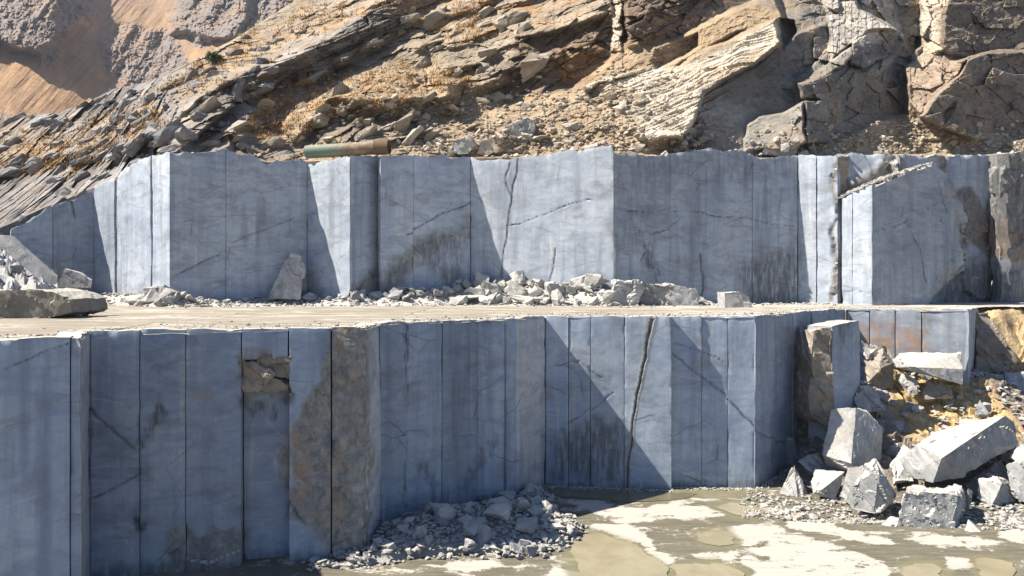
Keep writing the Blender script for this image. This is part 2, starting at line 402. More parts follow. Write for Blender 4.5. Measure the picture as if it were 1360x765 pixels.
CRACKS_LOW = [([(0, 492), (50, 470), (98, 452)], 1.6), ([(120, 545), (150, 570), (183, 600)], 4), ([(118, 665), (150, 650), (185, 630)], 3),
              ([(892, 470), (930, 500), (965, 527), (1003, 570), (1045, 590)], 2.2), ([(895, 455), (940, 470), (965, 480)], 1.2),
              ([(540, 430), (541, 520), (539, 680)], 1.3), ([(755, 560), (790, 540), (815, 520)], 1.5), ([(735, 485), (770, 482), (800, 500)], 1.2)]
def feat_low(PX, PY, S, Z):
    wx = fbm(S * 1.3, Z * 1.3, 61, 4) * 14; wy = fbm(S * 1.3 + 40, Z * 1.3, 62, 4) * 14
    X = PX + wx; Y = PY + wy
    hx = fbm(S * 5, Z * 5, 66, 3) * 9; X = X + hx; Y = Y + fbm(S * 5 + 9, Z * 2.5, 67, 3) * 14
    rough = sstep(7, -7, poly_sd(X, Y, [(448, 425), (436, 470), (428, 505), (405, 545), (386, 570), (378, 620), (384, 690), (420, 690), (440, 745), (492, 760), (492, 425)]))
    rough = np.maximum(rough, sstep(8, -8, poly_sd(X, Y, [(236, 700), (260, 712), (300, 705), (322, 690), (322, 830), (190, 830), (200, 770), (222, 745)])) * 0.9)
    rough = np.maximum(rough, sstep(4, -4, poly_sd(X, Y, [(320, 476), (345, 480), (383, 500), (383, 522), (350, 520), (320, 530)])) )
    rust = sstep(8, -8, line_d(X, Y, [(388, 585), (396, 620), (392, 665)]) - 6) * 0.65
    rust = np.maximum(rust, rough * sstep(.1, .4, fbm(S * 2.2, Z * .5, 68, 4)) * .35)
    rust = np.maximum(rust, sstep(10, -5, line_d(X, Y, [(270, 520), (285, 530)]) - 5) * 0.5)
    rust = np.maximum(rust, sstep(25, -10, line_d(X, Y, [(1155, 455), (1215, 452)]) - 12) * 0.9)
    dark = Zr(PX); disp = -rough * 0.05 + rough * rough_disp(S, Z, 0.11)
    for pts, w in CRACKS_LOW:
        w = w * 0.5
        dd = line_d(PX + wx * .35, PY + wy * .35, pts)
        dark = np.maximum(dark, sstep(w * 1.8, 0, dd) * 0.9); disp -= sstep(w, 0, dd) * 0.03
    # the open fissure
    dd = line_d(PX + wx * .25, PY + wy * .2, [(866, 418), (860, 445), (857, 475), (848, 520), (841, 560), (836, 600), (834, 650)])
    wdt = np.interp(PY, [420, 470, 560, 650], [3.2, 2.0, 1.5, 1.3])
    m_ = sstep(wdt, wdt * 0.3, dd); disp -= m_ * 0.07; dark = np.maximum(dark, m_ * 0.8)
    rough = np.maximum(rough, sstep(wdt * 3.4, wdt, dd) * 0.85)
    # damp dark foot of the recessed wall
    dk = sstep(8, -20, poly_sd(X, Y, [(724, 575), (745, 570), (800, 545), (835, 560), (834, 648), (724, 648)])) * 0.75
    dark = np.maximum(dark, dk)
    dark = np.maximum(dark, sstep(5, -3, poly_sd(X, Y, [(205, 540), (222, 540), (215, 560), (190, 590), (186, 575)])) * .8)
    dark = np.maximum(dark, sstep(5, -3, poly_sd(X, Y, [(180, 690), (195, 690), (196, 706), (182, 706)])) * .9)
    dark = np.maximum(dark, sstep(6, -4, line_d(X, Y, [(655, 578), (640, 605), (620, 640)]) - 4) * .6)
    dark = np.maximum(dark, sstep(6, -4, line_d(X, Y, [(573, 620), (578, 670)]) - 6) * .6)
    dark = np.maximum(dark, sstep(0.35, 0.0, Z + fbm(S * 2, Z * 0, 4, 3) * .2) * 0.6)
    dark = np.maximum(dark, sstep(14, 0, line_d(X, Y, [(322, 530), (350, 545), (378, 528)])) * .8)  # shade under the broken ledge, painted dark
    return disp, np.stack([rough, rust, dark], -1)

CRACKS_UP = [([(686, 205), (684, 240), (678, 270), (672, 310), (667, 345), (666, 372)], 2.6), ([(675, 215), (672, 240), (680, 262)], 2.2), ([(673, 300), (725, 285), (790, 262)], 1.1),
             ([(230, 365), (262, 352), (290, 338)], 1.5), ([(94, 262), (97, 290)], 2.5), ([(738, 330), (735, 360), (728, 390)], 1.5), ([(540, 310), (590, 285), (625, 270)], 1.8),
             ([(850, 345), (862, 330), (870, 375)], 2.0), ([(815, 280), (900, 278), (1055, 300)], 0.9), ([(930, 340), (935, 380), (927, 400)], 2.5),
             ([(1160, 310), (1200, 297), (1245, 270)], 1.1), ([(1205, 290), (1220, 330), (1228, 375)], 1.4), ([(1118, 385), (1158, 388)], 1.0), ([(310, 320), (345, 308), (390, 290)], 1.0)]
def feat_up(PX, PY, S, Z):
    wx = fbm(S * 0.8, Z * 0.8, 71, 4) * 12; wy = fbm(S * 0.8 + 40, Z * 0.8, 72, 4) * 12
    X = PX + wx; Y = PY + wy
    rough = sstep(8, -8, poly_sd(X, Y, [(440, 415), (470, 380), (503, 360), (505, 372), (480, 395), (465, 415)]))
    rough = np.maximum(rough, 0.7 * sstep(8, -6, poly_sd(X, Y, [(503, 372), (550, 330), (600, 300), (625, 285), (625, 292), (560, 345), (510, 400)])))
    cv = sstep(5, -4, poly_sd(X, Y, [(1106, 205), (1112, 205), (1112, 400), (1105, 400), (1108, 320), (1110, 270)]))
    rough = np.maximum(rough, cv)
    rust = cv * .25; dark = cv * .6
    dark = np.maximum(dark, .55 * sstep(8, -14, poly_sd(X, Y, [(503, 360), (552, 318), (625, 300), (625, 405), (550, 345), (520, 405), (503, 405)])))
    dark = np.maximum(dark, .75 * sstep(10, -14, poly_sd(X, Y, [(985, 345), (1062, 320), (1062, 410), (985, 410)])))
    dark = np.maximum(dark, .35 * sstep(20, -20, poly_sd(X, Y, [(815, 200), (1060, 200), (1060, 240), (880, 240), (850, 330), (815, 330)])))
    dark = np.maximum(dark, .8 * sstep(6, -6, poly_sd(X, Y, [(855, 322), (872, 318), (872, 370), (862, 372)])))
    disp = rough * rough_disp(S, Z, 0.22, 0.8) - rough * 0.05
    for pts, w in CRACKS_UP:
        w = w * 0.62
        dd = line_d(PX + wx * .35, PY + wy * .35, pts)
        dark = np.maximum(dark, sstep(w * 1.8, 0, dd) * 0.9); disp -= sstep(w, 0, dd) * 0.05
    return disp, np.stack([rough, rust, dark], -1)

def top_const(z):
    return lambda px, y: np.full(np.shape(px), z)
def top_px(pts):
    xs = [a for a, b in pts]; ys = [b for a, b in pts]
    return lambda px, y: CAMZ - (np.interp(px, xs, ys) - HY) / F * y

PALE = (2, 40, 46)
# ---- lower wall
lower = empty('quarry_wall', (LOWP[3][0], LOWP[3][1] + 1, 0))
tag(lower, 'long zigzag sawn marble wall of tall blue-grey panels, standing below the dirt bench', 'quarry wall')
def add_panels(root, segs, mat, featf, topf, zb, prefix='marble_panel', res=0.045, seed0=0, setbs=None, chip=0.05, labels=None):
    k = seed0
    def nrm_(a, b):
        u = np.array(b, float) - np.array(a, float); u /= np.hypot(*u); return np.array([u[1], -u[0]])
    for si, (pa, pb, cuts) in enumerate(segs):
        nprev = nrm_(segs[si - 1][0], segs[si - 1][1]) if si > 0 and np.hypot(segs[si - 1][1][0] - pa[0], segs[si - 1][1][1] - pa[1]) < .1 else None
        nnext = nrm_(segs[si + 1][0], segs[si + 1][1]) if si + 1 < len(segs) and np.hypot(segs[si + 1][0][0] - pb[0], segs[si + 1][0][1] - pb[1]) < .1 else None
        pts = [pa] + split_px(pa, pb, cuts) + [pb]
        for i in range(len(pts) - 1):
            sb = (setbs or {}).get(k - seed0, (0.0 if i == 0 else 0.02 + 0.05 * ((k * 37 % 10) / 10)))
            o = panel(prefix, None, pts[i], pts[i + 1], zb, topf, mat, featf, 0.033 if k == 50 else res, nl=nprev if i == 0 else None, nr=nnext if i == len(pts) - 2 else None, seed=k, setb=sb, chip=chip, gap=0.011)
            if k in PALE: o.data.materials.clear(); o.data.materials.append(M_MARBLE_P); o['label'] = 'narrow face turned to the right, painted paler for bounced light'
            o.parent = root; o.matrix_parent_inverse = Matrix.Translation(-Vector(root.location))
            if labels and (k - seed0) in labels: o['label'] = labels[k - seed0]
            k += 1
    return k
P = LOWP
C0 = (P[7][0] + 0.02, 25.98); C1 = (xof(1003, 25.8), 25.8); C2 = (xof(1078, 31.0), 31.0)
C3 = (xof(1125, 33.5), 33.5); C4 = (xof(1287, 31.8), 31.8); C5 = (xof(1300, 35.5), 35.5)
low_segs = [
    (P[0], P[1], [93]),
    (P[1], P[2], []),
    (P[2], split_px(P[2], P[3], [320])[0], [185, 246]),
]
k = add_panels(lower, low_segs, M_MARBLE, feat_low, top_const(TZ), -0.15,
               labels={2: 'narrow pale return face beside the leftmost panels', 5: 'shaded panel with brown broken foot'})
# recessed panel 320-383 with the broken ledge over it
pr = split_px(P[2], P[3], [320, 383, 440])
nrm = Vector((P[3][1] - P[2][1], -(P[3][0] - P[2][0]), 0)).normalized()
def in_low(o): o.parent = lower; o.matrix_parent_inverse = Matrix.Translation(-Vector(lower.location)); return o
in_low(panel('marble_panel', None, pr[0], pr[1], -0.15, top_px([(300, 500), (345, 503), (360, 508), (400, 502)]), M_MARBLE, feat_low, seed=31, setb=0.42))['label'] = 'smooth recessed panel under the broken ledge'
in_low(panel('marble_panel', None, pr[0], pr[1], 5.22, top_const(TZ), M_MARBLE, feat_low, seed=32, setb=0.05))
in_low(panel('marble_panel', None, pr[1], pr[2], -0.15, top_const(TZ), M_MARBLE, feat_low, seed=33, setb=0.0, res=0.055))['label'] = 'panel half covered by a rough brown broken face'
in_low(panel('marble_panel', None, pr[2], P[3], -0.15, top_const(TZ), M_MARBLE, feat_low, seed=34, setb=0.03, res=0.045, nr=np.array([P[4][1]-P[3][1], -(P[4][0]-P[3][0])])/math.hypot(P[4][1]-P[3][1], P[4][0]-P[3][0])))['label'] = 'rough brown broken panel at the corner'
k = add_panels(lower, [(P[3], P[4], []), (P[4], P[5], [540, 588, 636]), (P[5], P[6], [686]), (P[6], P[7], [755, 784, 829]),
                       (C0, C1, [932, 967]), (C1, C2, [1030, 1053])], M_MARBLE, feat_low, top_const(TZ), -0.15, seed0=40)
k = add_panels(lower, [(C2, C3, [1098, 1112])], M_MARBLE, feat_low, top_const(TZ), -0.15, seed0=70)
# right-hand panels broken off below
E = split_px(C3, C4, [1155, 1189, 1224])
def cut_bottom(pts, o):
    pass
def panelE(a, b, zb, seed, lab=None):
    o = in_low(panel('marble_panel', None, a, b, zb, top_const(TZ), M_MARBLE_U, feat_low, seed=seed, setb=0.02 * (seed % 3), thick=0.9))
    if lab: o['label'] = lab
panelE(C3, E[0], 2.0, 80); panelE(E[0], E[1], 2.6, 81, 'sunlit panel with an orange rust stain'); panelE(E[1], E[2], 3.55, 82, 'sunlit panel with an orange rust stain at its left edge'); panelE(E[2], C4, 2.9, 83)
panelE(C4, C5, 2.6, 84)

# dark stone core behind the saw cuts, so that the joints read as deep
def core_mesh(name, pts, z0, z1s, back, off, mat, parent):
    n = len(pts); V = []; Fc = []
    for i, (x, y) in enumerate(pts):
        z1 = z1s[i] if hasattr(z1s, '__len__') else z1s
        a = np.array(pts[max(0, i - 1)]); b = np.array(pts[min(n - 1, i + 1)])
        u = (b - a) / np.hypot(*(b - a)); nr = np.array([u[1], -u[0]])
        V += [(x - nr[0] * off, y - nr[1] * off, z0), (x - nr[0] * off, y - nr[1] * off, z1), (x, y + back, z1), (x, y + back, z0)]
    for i in range(n - 1):
        o = i * 4
        for j in range(4):
            j2 = (j + 1) % 4
            Fc.append((o + j, o + j2, o + 4 + j2, o + 4 + j))
    me = tri_mesh(name, V, Fc)
    o = link(name, me, mat); o.parent = parent; o.matrix_parent_inverse = Matrix.Translation(-Vector(parent.location))
    return o
mc = NT('core_stone'); M_CORE = mc.done(mc.mix(mc.noise(mc.pos(), 3, 4), (0.05, 0.05, 0.055), (0.12, 0.12, 0.125)), 0.95)
core_mesh('wall_core', P[:1] + [(P[2][0] - .45, P[1][1] + .1), (P[2][0] - .1, P[2][1] + .1)] + P[3:8] + [C1, C2, C3], -0.3, TZ - 0.25, 6, 0.55, M_CORE, lower)

# broken ledge over the recess
def hull_mesh(name, pts, cuts=0.25, amp=0.05, seed=0, smooth=False, freq=1.0, maxv=6000):
    bm = bmesh.new()
    for p in pts: bm.verts.new(p)
    bmesh.ops.convex_hull(bm, input=bm.verts)
    loose = [v for v in bm.verts if not v.link_faces]
    bmesh.ops.delete(bm, geom=loose, context='VERTS')
    bmesh.ops.dissolve_limit(bm, angle_limit=math.radians(4), verts=bm.verts, edges=bm.edges)
    bmesh.ops.triangulate(bm, faces=bm.faces)
    for it in range(7):
        es = [e for e in bm.edges if e.calc_length() > cuts]
        if not es or len(bm.verts) > maxv: break
        bmesh.ops.subdivide_edges(bm, edges=es, cuts=1, use_grid_fill=False)
        bmesh.ops.triangulate(bm, faces=[f for f in bm.faces if len(f.verts) > 3])
    bm.normal_update()
    co = np.array([v.co[:] for v in bm.verts]); no = np.array([v.normal[:] for v in bm.verts])
    if amp > 0:
        q = co * freq
        h1, e1, _ = facets(q[:, 0] * 1.1 + q[:, 2] * 0.7 + seed, q[:, 1] * 1.1 - q[:, 2] * 0.9 + seed * 2.3, seed)
        h2, e2, _ = facets(q[:, 0] * 3 + q[:, 2] * 1.7 + seed, q[:, 2] * 2.6 - q[:, 1] * 2 + seed, seed + 5)
        f = fbm(q[:, 0] * 5 + q[:, 1] * 3, q[:, 2] * 5 - q[:, 1] * 4, seed + 11, 3)
        dd = (h1 * 0.8 + h2 * 0.35 + f * 0.3 - 0.4) * amp
        co = co + no * dd[:, None]
        for v, c in zip(bm.verts, co): v.co = c
    me = bpy.data.meshes.new(name); bm.to_mesh(me); bm.free()
    if smooth:
        me.polygons.foreach_set('use_smooth', np.full(len(me.polygons), True))
        try: me.set_sharp_from_angle(angle=math.radians(28))
        except Exception: pass
    return me
def boulder(name, pts, mat, label, cat, group=None, cuts=0.12, amp=0.04, seed=0, smooth=True, parent=None, freq=1.0, kind=None):
    c = sum((Vector(p) for p in pts), Vector()) / len(pts)
    c.z = min(p[2] for p in pts)
    me = hull_mesh(name, [Vector(p) - c for p in pts], cuts, amp, seed, smooth, freq)
    o = link(name, me, mat)
    o.location = c
    if parent is not None:
        o.parent = parent; o.matrix_parent_inverse = Matrix.Translation(-Vector(parent.location))
        if label: o['label'] = label
    else:
        tag(o, label, cat, group, kind)
    return o
def seg(pxs, D0, D1):
    """extrude a photo outline from depth D0 back to D1, keeping its world size"""
    out = []
    for q in pxs:
        px, py = q[0], q[1]; f = q[2] if len(q) > 2 else 0.0; b = q[3] if len(q) > 3 else None
        a = at(px, py, D0 + f); out.append(a)
        out.append(Vector((a.x, a.y + (b if b is not None else (D1 - D0)), a.z)))
    return out
mt = mat_rock('broken_ledge_rock', (0.16, 0.14, 0.125), (0.36, 0.32, 0.27), stain_amt=0.5, dust=0.4)
boulder('broken_ledge', seg([(318, 476), (340, 484), (362, 497), (318, 520), (345, 523), (330, 500)], 18.86, 19.7), mt, 'rough brown remnant of rock jutting over the recess', None, parent=lower, amp=0.09, cuts=0.08, seed=3, freq=1.6)
boulder('broken_ledge', seg([(340, 474), (386, 474), (386, 506), (362, 502), (345, 490)], 18.95, 19.8), mt, None, None, parent=lower, amp=0.08, cuts=0.08, seed=9, freq=1.6)
boulder('broken_ledge', seg([(345, 497), (372, 503), (382, 512), (380, 521), (350, 522), (338, 508)], 18.9, 19.7), mt, None, None, parent=lower, amp=0.06, cuts=0.08, seed=5, freq=1.6)

# ------------------------------------------------------------------ upper wall
UP = [(14, 40.6), (125, 43.0), (152, 41.8), (155, 41.2), (225, 37.5), (300, 38.9), (408, 41.0), (465, 39.0), (503, 41.0), (505, 40.0), (625, 42.0), (815, 39.0), (1060, 41.3), (1112, 40.0)]
UPP = [(xof(a, b), b) for a, b in UP]
upper = empty('quarry_wall', (UPP[6][0], 42.0, TZ))
tag(upper, 'weathered upper marble wall with sunlit and shaded faces, standing on the dirt bench below the mountain slope', 'quarry wall')
top_u = top_px([(-60, 345), (14, 305), (60, 278), (125, 254), (126, 246), (152, 236), (156, 232), (175, 216), (200, 207), (225, 203), (262, 203), (282, 200), (300, 197), (318, 206), (335, 207), (345, 212),
                (356, 218), (368, 215), (380, 213), (400, 210), (409, 216), (440, 212), (455, 208), (503, 207), (540, 207), (590, 206), (598, 210), (625, 208), (640, 213), (700, 208), (760, 200), (812, 193), (816, 203), (860, 207),
                (900, 205), (925, 198), (985, 201), (1010, 211), (1062, 206), (1112, 208)])
US = lambda i: (UPP[i], UPP[i + 1])
segs_u = [(*US(0), [70]), (*US(1), []), (*US(3), [200]), (*US(4), []), (*US(5), []), (*US(6), []), (*US(7), []), (*US(9), [549]), (*US(10), []), (*US(11), [890, 938, 1000]), (*US(12), [1084])]
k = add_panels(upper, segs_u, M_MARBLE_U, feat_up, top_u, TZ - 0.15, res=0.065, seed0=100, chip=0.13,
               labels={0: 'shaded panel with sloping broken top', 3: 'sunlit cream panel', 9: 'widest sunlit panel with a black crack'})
core_mesh('wall_core', UPP + [(19.0, 43.0)], TZ - 0.3, [float(top_u(np.array([CX + x / y * F]), y)[0]) - 0.7 for x, y in UPP + [(19.0, 43.0)]], 3, 0.6, M_CORE, upper)

# big block at the right of the upper wall
def wall_part(o, root=upper): o.parent = root; o.matrix_parent_inverse = Matrix.Translation(-Vector(root.location)); return o
blk = empty('marble_block', (xof(1200, 39), 39.5, TZ))
tag(blk, 'huge pointed marble block with a sloping rubble top and broken right edge', 'marble block')
def block_outline():
    a = (xof(1118, 39.5), 39.5); b = (xof(1158, 38.3), 38.3)
    tf = top_px([(1112, 268), (1118, 263), (1135, 255), (1158, 246), (1190, 232), (1240, 216), (1262, 232), (1275, 262), (1290, 300), (1296, 330)])
    m_ = split_px(a, b, [1132])[0]
    for i, (p, q, s) in enumerate(((a, m_, 0), (m_, b, 0))):
        wall_part(panel('marble_panel', None, p, q, TZ - 0.1, tf, M_MARBLE_U, feat_up, 0.08, seed=150 + i, setb=0.0, thick=1.6, chip=0.12, gap=0.012), blk)['label'] = 'sunlit pale side'
    # shaded front with a broken right edge: a hull
    def fpt(px, py, back=0.0):
        k_ = (px - CX) / F
        x0, y0 = b; q = 0.29
        t = (k_ * y0 - x0) / (1 - k_ * q)
        y = y0 + q * t + back; return Vector((x0 + t, y, CAMZ - (py - HY) / F * (y0 + q * t)))
    outl = [(1158.6, 411), (1158.6, 247), (1190, 233), (1240, 217), (1258, 228), (1272, 256), (1285, 288), (1288, 318), (1283, 352), (1262, 372), (1238, 395), (1228, 411)]
    bm = bmesh.new()
    n = len(outl)
    fr = [bm.verts.new(fpt(x, y)) for x, y in outl]
    bk = [bm.verts.new(fpt(x - (2 if i > 1 else 0), y + (0 if i > 1 else 0), 3.2) ) for i, (x, y) in enumerate(outl)]
    bm.faces.new(fr); bm.faces.new(bk[::-1])
    for i in range(n): bm.faces.new((fr[(i + 1) % n], fr[i], bk[i], bk[(i + 1) % n]))
    bmesh.ops.triangulate(bm, faces=bm.faces)
    for it in range(8):
        es = [e for e in bm.edges if e.calc_length() > 0.16]
        if not es: break
        bmesh.ops.subdivide_edges(bm, edges=es, cuts=1)
        bmesh.ops.triangulate(bm, faces=[f for f in bm.faces if len(f.verts) > 3])
    bmesh.ops.recalc_face_normals(bm, faces=bm.faces)
    bm.normal_update()
    co = np.array([v.co[:] for v in bm.verts]); no = np.array([v.normal[:] for v in bm.verts])
    PX = CX + co[:, 0] / co[:, 1] * F; PY = HY - (co[:, 2] - CAMZ) / co[:, 1] * F
    fx, wear_shade = feat_up(PX, PY, co[:, 0], co[:, 2])
    # bitten right rim: conchoidal rough zone
    sd = -poly_sd(PX, PY, outl)
    rim = sstep(26, 0, sd) * sstep(1240, 1262, PX + (PY - 300) * 0.12)
    rr = np.maximum(rim * sstep(0.2, -0.2, fbm(co[:, 0] * .8, co[:, 2] * .8, 5, 3) - 0.25), 0)
    sidem = (no[:, 1] > -0.5) | (no[:, 2] > 0.3)
    rr = np.where(sidem & (PX > 1162), 1.0, rr)
    dd = rr * (rough_disp(co[:, 0] + co[:, 1], co[:, 2], 0.22) - 0.12)
    co = co + no * dd[:, None] + no * fbm(co[:, 0] * .5, co[:, 2] * .5, 8, 3)[:, None] * 0.06
    wear_shade[:, 0] = np.maximum(wear_shade[:, 0], rr * 0.9)
    for v, c in zip(bm.verts, co): v.co = c
    me = bpy.data.meshes.new('front_face'); bm.to_mesh(me); bm.free()
    at_ = me.attributes.new('wear_shade', 'FLOAT_COLOR', 'POINT')
    bb = np.ones((len(co), 4), np.float32); bb[:, :3] = wear_shade; at_.data.foreach_set('color', bb.reshape(-1))
    me.polygons.foreach_set('use_smooth', np.full(len(me.polygons), True))
    me.set_sharp_from_angle(angle=math.radians(30))
    o = link('front_face', me, M_MARBLE_U); wall_part(o, blk); o['label'] = 'shaded blue-grey face with a bitten right rim'
block_outline()

# wall behind the big block
def feat_back(PX, PY, S, Z):
    wx = fbm(S * 0.8, Z * 0.8, 91, 4) * 12; X = PX + wx; Y = PY + fbm(S * .8 + 9, Z * .8, 92, 4) * 12
    r = sstep(6, -6, poly_sd(X, Y, [(1128, 238), (1160, 222), (1172, 205), (1192, 190), (1200, 232), (1180, 252), (1130, 262)]))
    r = np.maximum(r, sstep(5, -5, poly_sd(X, Y, [(1240, 195), (1258, 216), (1270, 250), (1290, 250), (1318, 300), (1322, 190), (1400, 190), (1400, 345), (1320, 340), (1290, 330), (1240, 300)])) * sstep(1, 0, ((X > 1256) & (X < 1322) & (Y < 232 + (X - 1275) * 0.85)).astype(float)))
    rust = sstep(20, 0, line_d(X, Y, [(1315, 310), (1345, 330)]) - 14) * .5
    dark = .7 * sstep(1235, 1262, X) * sstep(340, 356, Y)
    dark = np.maximum(dark, .45 * r * sstep(1235, 1250, X))
    r = np.maximum(r, .6 * sstep(1235, 1250, X) * sstep(352, 362, Y))
    dark = np.maximum(dark, sstep(3.5, 0, line_d(PX + wx * .3, PY, [(1123, 200), (1124, 240), (1130, 262)])))
    disp = r * (rough_disp(S, Z, 0.35, 0.6) + 0.12)
    return disp, np.stack([r, rust, dark], -1)
bw = [(xof(1104, 42.3), 42.3), (xof(1190, 42.0), 42.0), (xof(1256, 43.4), 43.4), (xof(1318, 44.4), 44.4), (xof(1327, 43.3), 43.3), (xof(1440, 44.6), 44.6)]
for i in range(len(bw) - 1):
    tf = top_px([(1100, 206), (1125, 204), (1150, 205), (1190, 204), (1215, 205), (1255, 208), (1318, 206), (1345, 202), (1440, 190)])
    wall_part(panel('marble_panel', None, bw[i], bw[i + 1], TZ - 0.2, tf, M_MARBLE_U, feat_back, 0.1, seed=160 + i, chip=0.2, setb=0.0))

# ------------------------------------------------------------------ bench and floor sheets
def front_line(xs):
    pts = P[:1] + P[1:8] + [C1, C2, C3, C4, (C4[0] + 0.6, C5[1])]
    px_, py_ = [], []
    last = -1e9
    for x, y in pts:
        if x <= last: x = last + 0.02
        px_.append(x); py_.append(y); last = x
    px_[1] = P[1][0] ; 
    # the narrow return leans left: walk it monotonically
    px_ = list(np.maximum.accumulate(np.array(px_) + np.arange(len(px_)) * 1e-4))
    return np.interp(xs, px_, py_)
fl_pts = [(P[0][0], P[0][1]), (P[2][0] - 0.02, P[1][1] + 0.1), (P[2][0], P[2][1]), P[3], (P[4][0] + .0, P[4][1]), P[5], P[6], P[7], (P[7][0] + .03, C0[1]), C1, C2, C3, C4, (C4[0] + .2, C5[1]), (24, 37.2), (60, 39)]
fx_ = []; fy_ = []; last = -1e9
for x, y in fl_pts:
    if x <= last + 0.01: x = last + 0.01
    fx_.append(x); fy_.append(y); last = x
xs = np.unique(np.concatenate([np.linspace(-45, 45, 620), np.array(fx_)]))
fy = np.interp(xs, fx_, fy_) + 0.04
nv = 110
t = (np.linspace(0, 1, nv) ** 1.3)[:, None]
X = np.repeat(xs[None, :], nv, 0); Y = fy[None, :] + (50 - fy[None, :]) * t
Zt = TZ - 0.035 + fbm(X * 0.25, Y * 0.8, 3, 4) * 0.05 + fbm(X * 1.2, Y * 4, 8, 3) * 0.018
Zt += 0.04 * sstep(0.5, 2.5, Y - fy[None, :])
Zt -= np.exp(-(Y - fy[None, :]) / 0.12) * (0.02 + 0.06 * np.maximum(0, fbm(X * 2, X * 0, 12, 3)))
PXg = CX + X / Y * F; PYg = HY - (Zt - CAMZ) / Y * F
white = 0.28 + 0.35 * sstep(1.3, 0.0, Y - fy[None, :]) + 0.25 * sstep(34, 38, Y) + 0.15 * sstep(5, 9, X)
wear_shade = np.stack([white, 0 * X, 0 * X], -1)
me = grid_mesh('bench_ground', np.stack([X, Y, Zt], -1), True, {'wear_shade': wear_shade})
tag(link('bench_ground', me, M_TERRACE), 'dusty cream and tan dirt surface of the middle bench', None, None, 'structure')

me = tri_mesh('bench_ground', [(P[2][0] - .6, P[1][1] + .12, TZ - .045), (P[1][0] - .05, P[1][1] + .12, TZ - .045), (P[2][0] - .02, P[2][1] + .02, TZ - .045), (P[2][0] - .6, P[2][1] + .02, TZ - .045)], [(0, 1, 2, 3)])
tag(link('bench_ground', me, M_TERRACE), 'wedge of bench dirt on the jutting left corner', None, None, 'structure')
# quarry floor
xs = np.linspace(-7, 26, 520); ys = 17.0 + (40 - 17.0) * np.linspace(0, 1, 380) ** 1.15
X, Y = np.meshgrid(xs, ys)
Zf = fbm(X * 0.5, Y * 0.6, 21, 4) * 0.02
PXg = CX + X / Y * F; PYg = HY + CAMZ / Y * F
w1 = PXg + fbm(X * 1.2, Y * 1.2, 31, 4) * 16; w2 = PYg + fbm(X * 1.2 + 9, Y * 1.2, 32, 4) * 5
WHITE = [[(788, 697), (838, 694), (862, 710), (893, 745), (875, 747), (820, 715)], [(900, 668), (938, 671), (962, 684), (905, 690), (870, 690), (800, 692)],
         [(925, 660), (985, 665), (1000, 673), (945, 667)], [(920, 704), (1010, 700), (1040, 704), (1085, 720), (1080, 745), (1030, 741), (985, 728), (960, 712)],
         [(915, 735), (975, 735), (985, 745), (960, 751), (925, 745)], [(990, 742), (1060, 745), (1172, 750), (1172, 775), (985, 775)],
         [(1039, 690), (1105, 694), (1112, 706), (1050, 701)], [(1005, 668), (1063, 682), (1065, 690), (1030, 687)], [(1115, 700), (1180, 712), (1185, 722), (1120, 712)],
         [(1020, 715), (1100, 722), (1172, 745), (1172, 760), (1020, 745)], [(1325, 686), (1362, 690), (1362, 724), (1335, 715)], [(1190, 715), (1290, 712), (1330, 722), (1250, 728)],
         [(760, 668), (820, 672), (880, 678), (860, 686), (790, 682)], [(740, 752), (790, 757), (770, 770), (735, 770)], [(560, 752), (640, 748), (700, 752), (640, 758)], [(1250, 745), (1285, 742), (1290, 755), (1260, 757)]]
wm = np.zeros(X.shape)
for pl in WHITE: wm = np.maximum(wm, sstep(5, -3, poly_sd(w1, w2, pl)))
wet = np.zeros(X.shape)
wallf = np.interp(X, fx_, fy_)
wet = np.maximum(wet, sstep(1.4, 0.2, wallf - Y + fbm(X, Y, 5, 3)) * sstep(1.0, 1.4, X) * sstep(8.8, 8, X))
PUD_PX = [[(757, 742), (761, 722), (792, 709), (850, 728), (884, 756), (888, 785), (768, 785)], [(893, 752), (925, 749), (955, 750), (985, 758), (988, 785), (893, 785)], [(925, 711), (945, 706), (968, 708), (977, 716), (970, 726), (935, 724)],
          [(948, 671), (968, 668), (1000, 673), (1016, 682), (1004, 688), (972, 683)], [(1196, 752), (1212, 747), (1238, 749), (1256, 762), (1250, 785), (1200, 785)], [(1290, 745), (1325, 742), (1348, 750), (1352, 785), (1310, 785)]]
for pl in PUD_PX: wet = np.maximum(wet, 0.75 * sstep(11, 1, poly_sd(w1, w2 * 1.0, pl)))
wm = wm * (1 - wet)
wh = 0.16 + 0.72 * wm + 0.22 * sstep(0.0, 0.5, fbm(X * 0.5, Y * 0.9, 44, 4))
me = grid_mesh('quarry_floor', np.stack([X, Y, Zf], -1), True, {'wear_shade': np.stack([wh, 0 * X, wet], -1)})
tag(link('quarry_floor', me, M_FLOOR), 'muddy quarry floor with white dried slurry patches', None, None, 'structure')
# wide ground under everything, out to the horizon
V = []; Fc = []
R = 3000
def ring(x0, x1, y0, y1, z): return [(x0, y0, z), (x1, y0, z), (x1, y1, z), (x0, y1, z)]
me = tri_mesh('ground', ring(-R, R, -R, R, -0.06), [(0, 1, 2, 3)])
mg = NT('plain_ground'); M_G = mg.done(mg.mix(mg.noise(mg.pos(), 0.3, 5), (0.17, 0.15, 0.12), (0.26, 0.235, 0.20)), 0.95)
tag(link('ground', me, M_G), 'dusty ground around the quarry', None, None, 'structure')

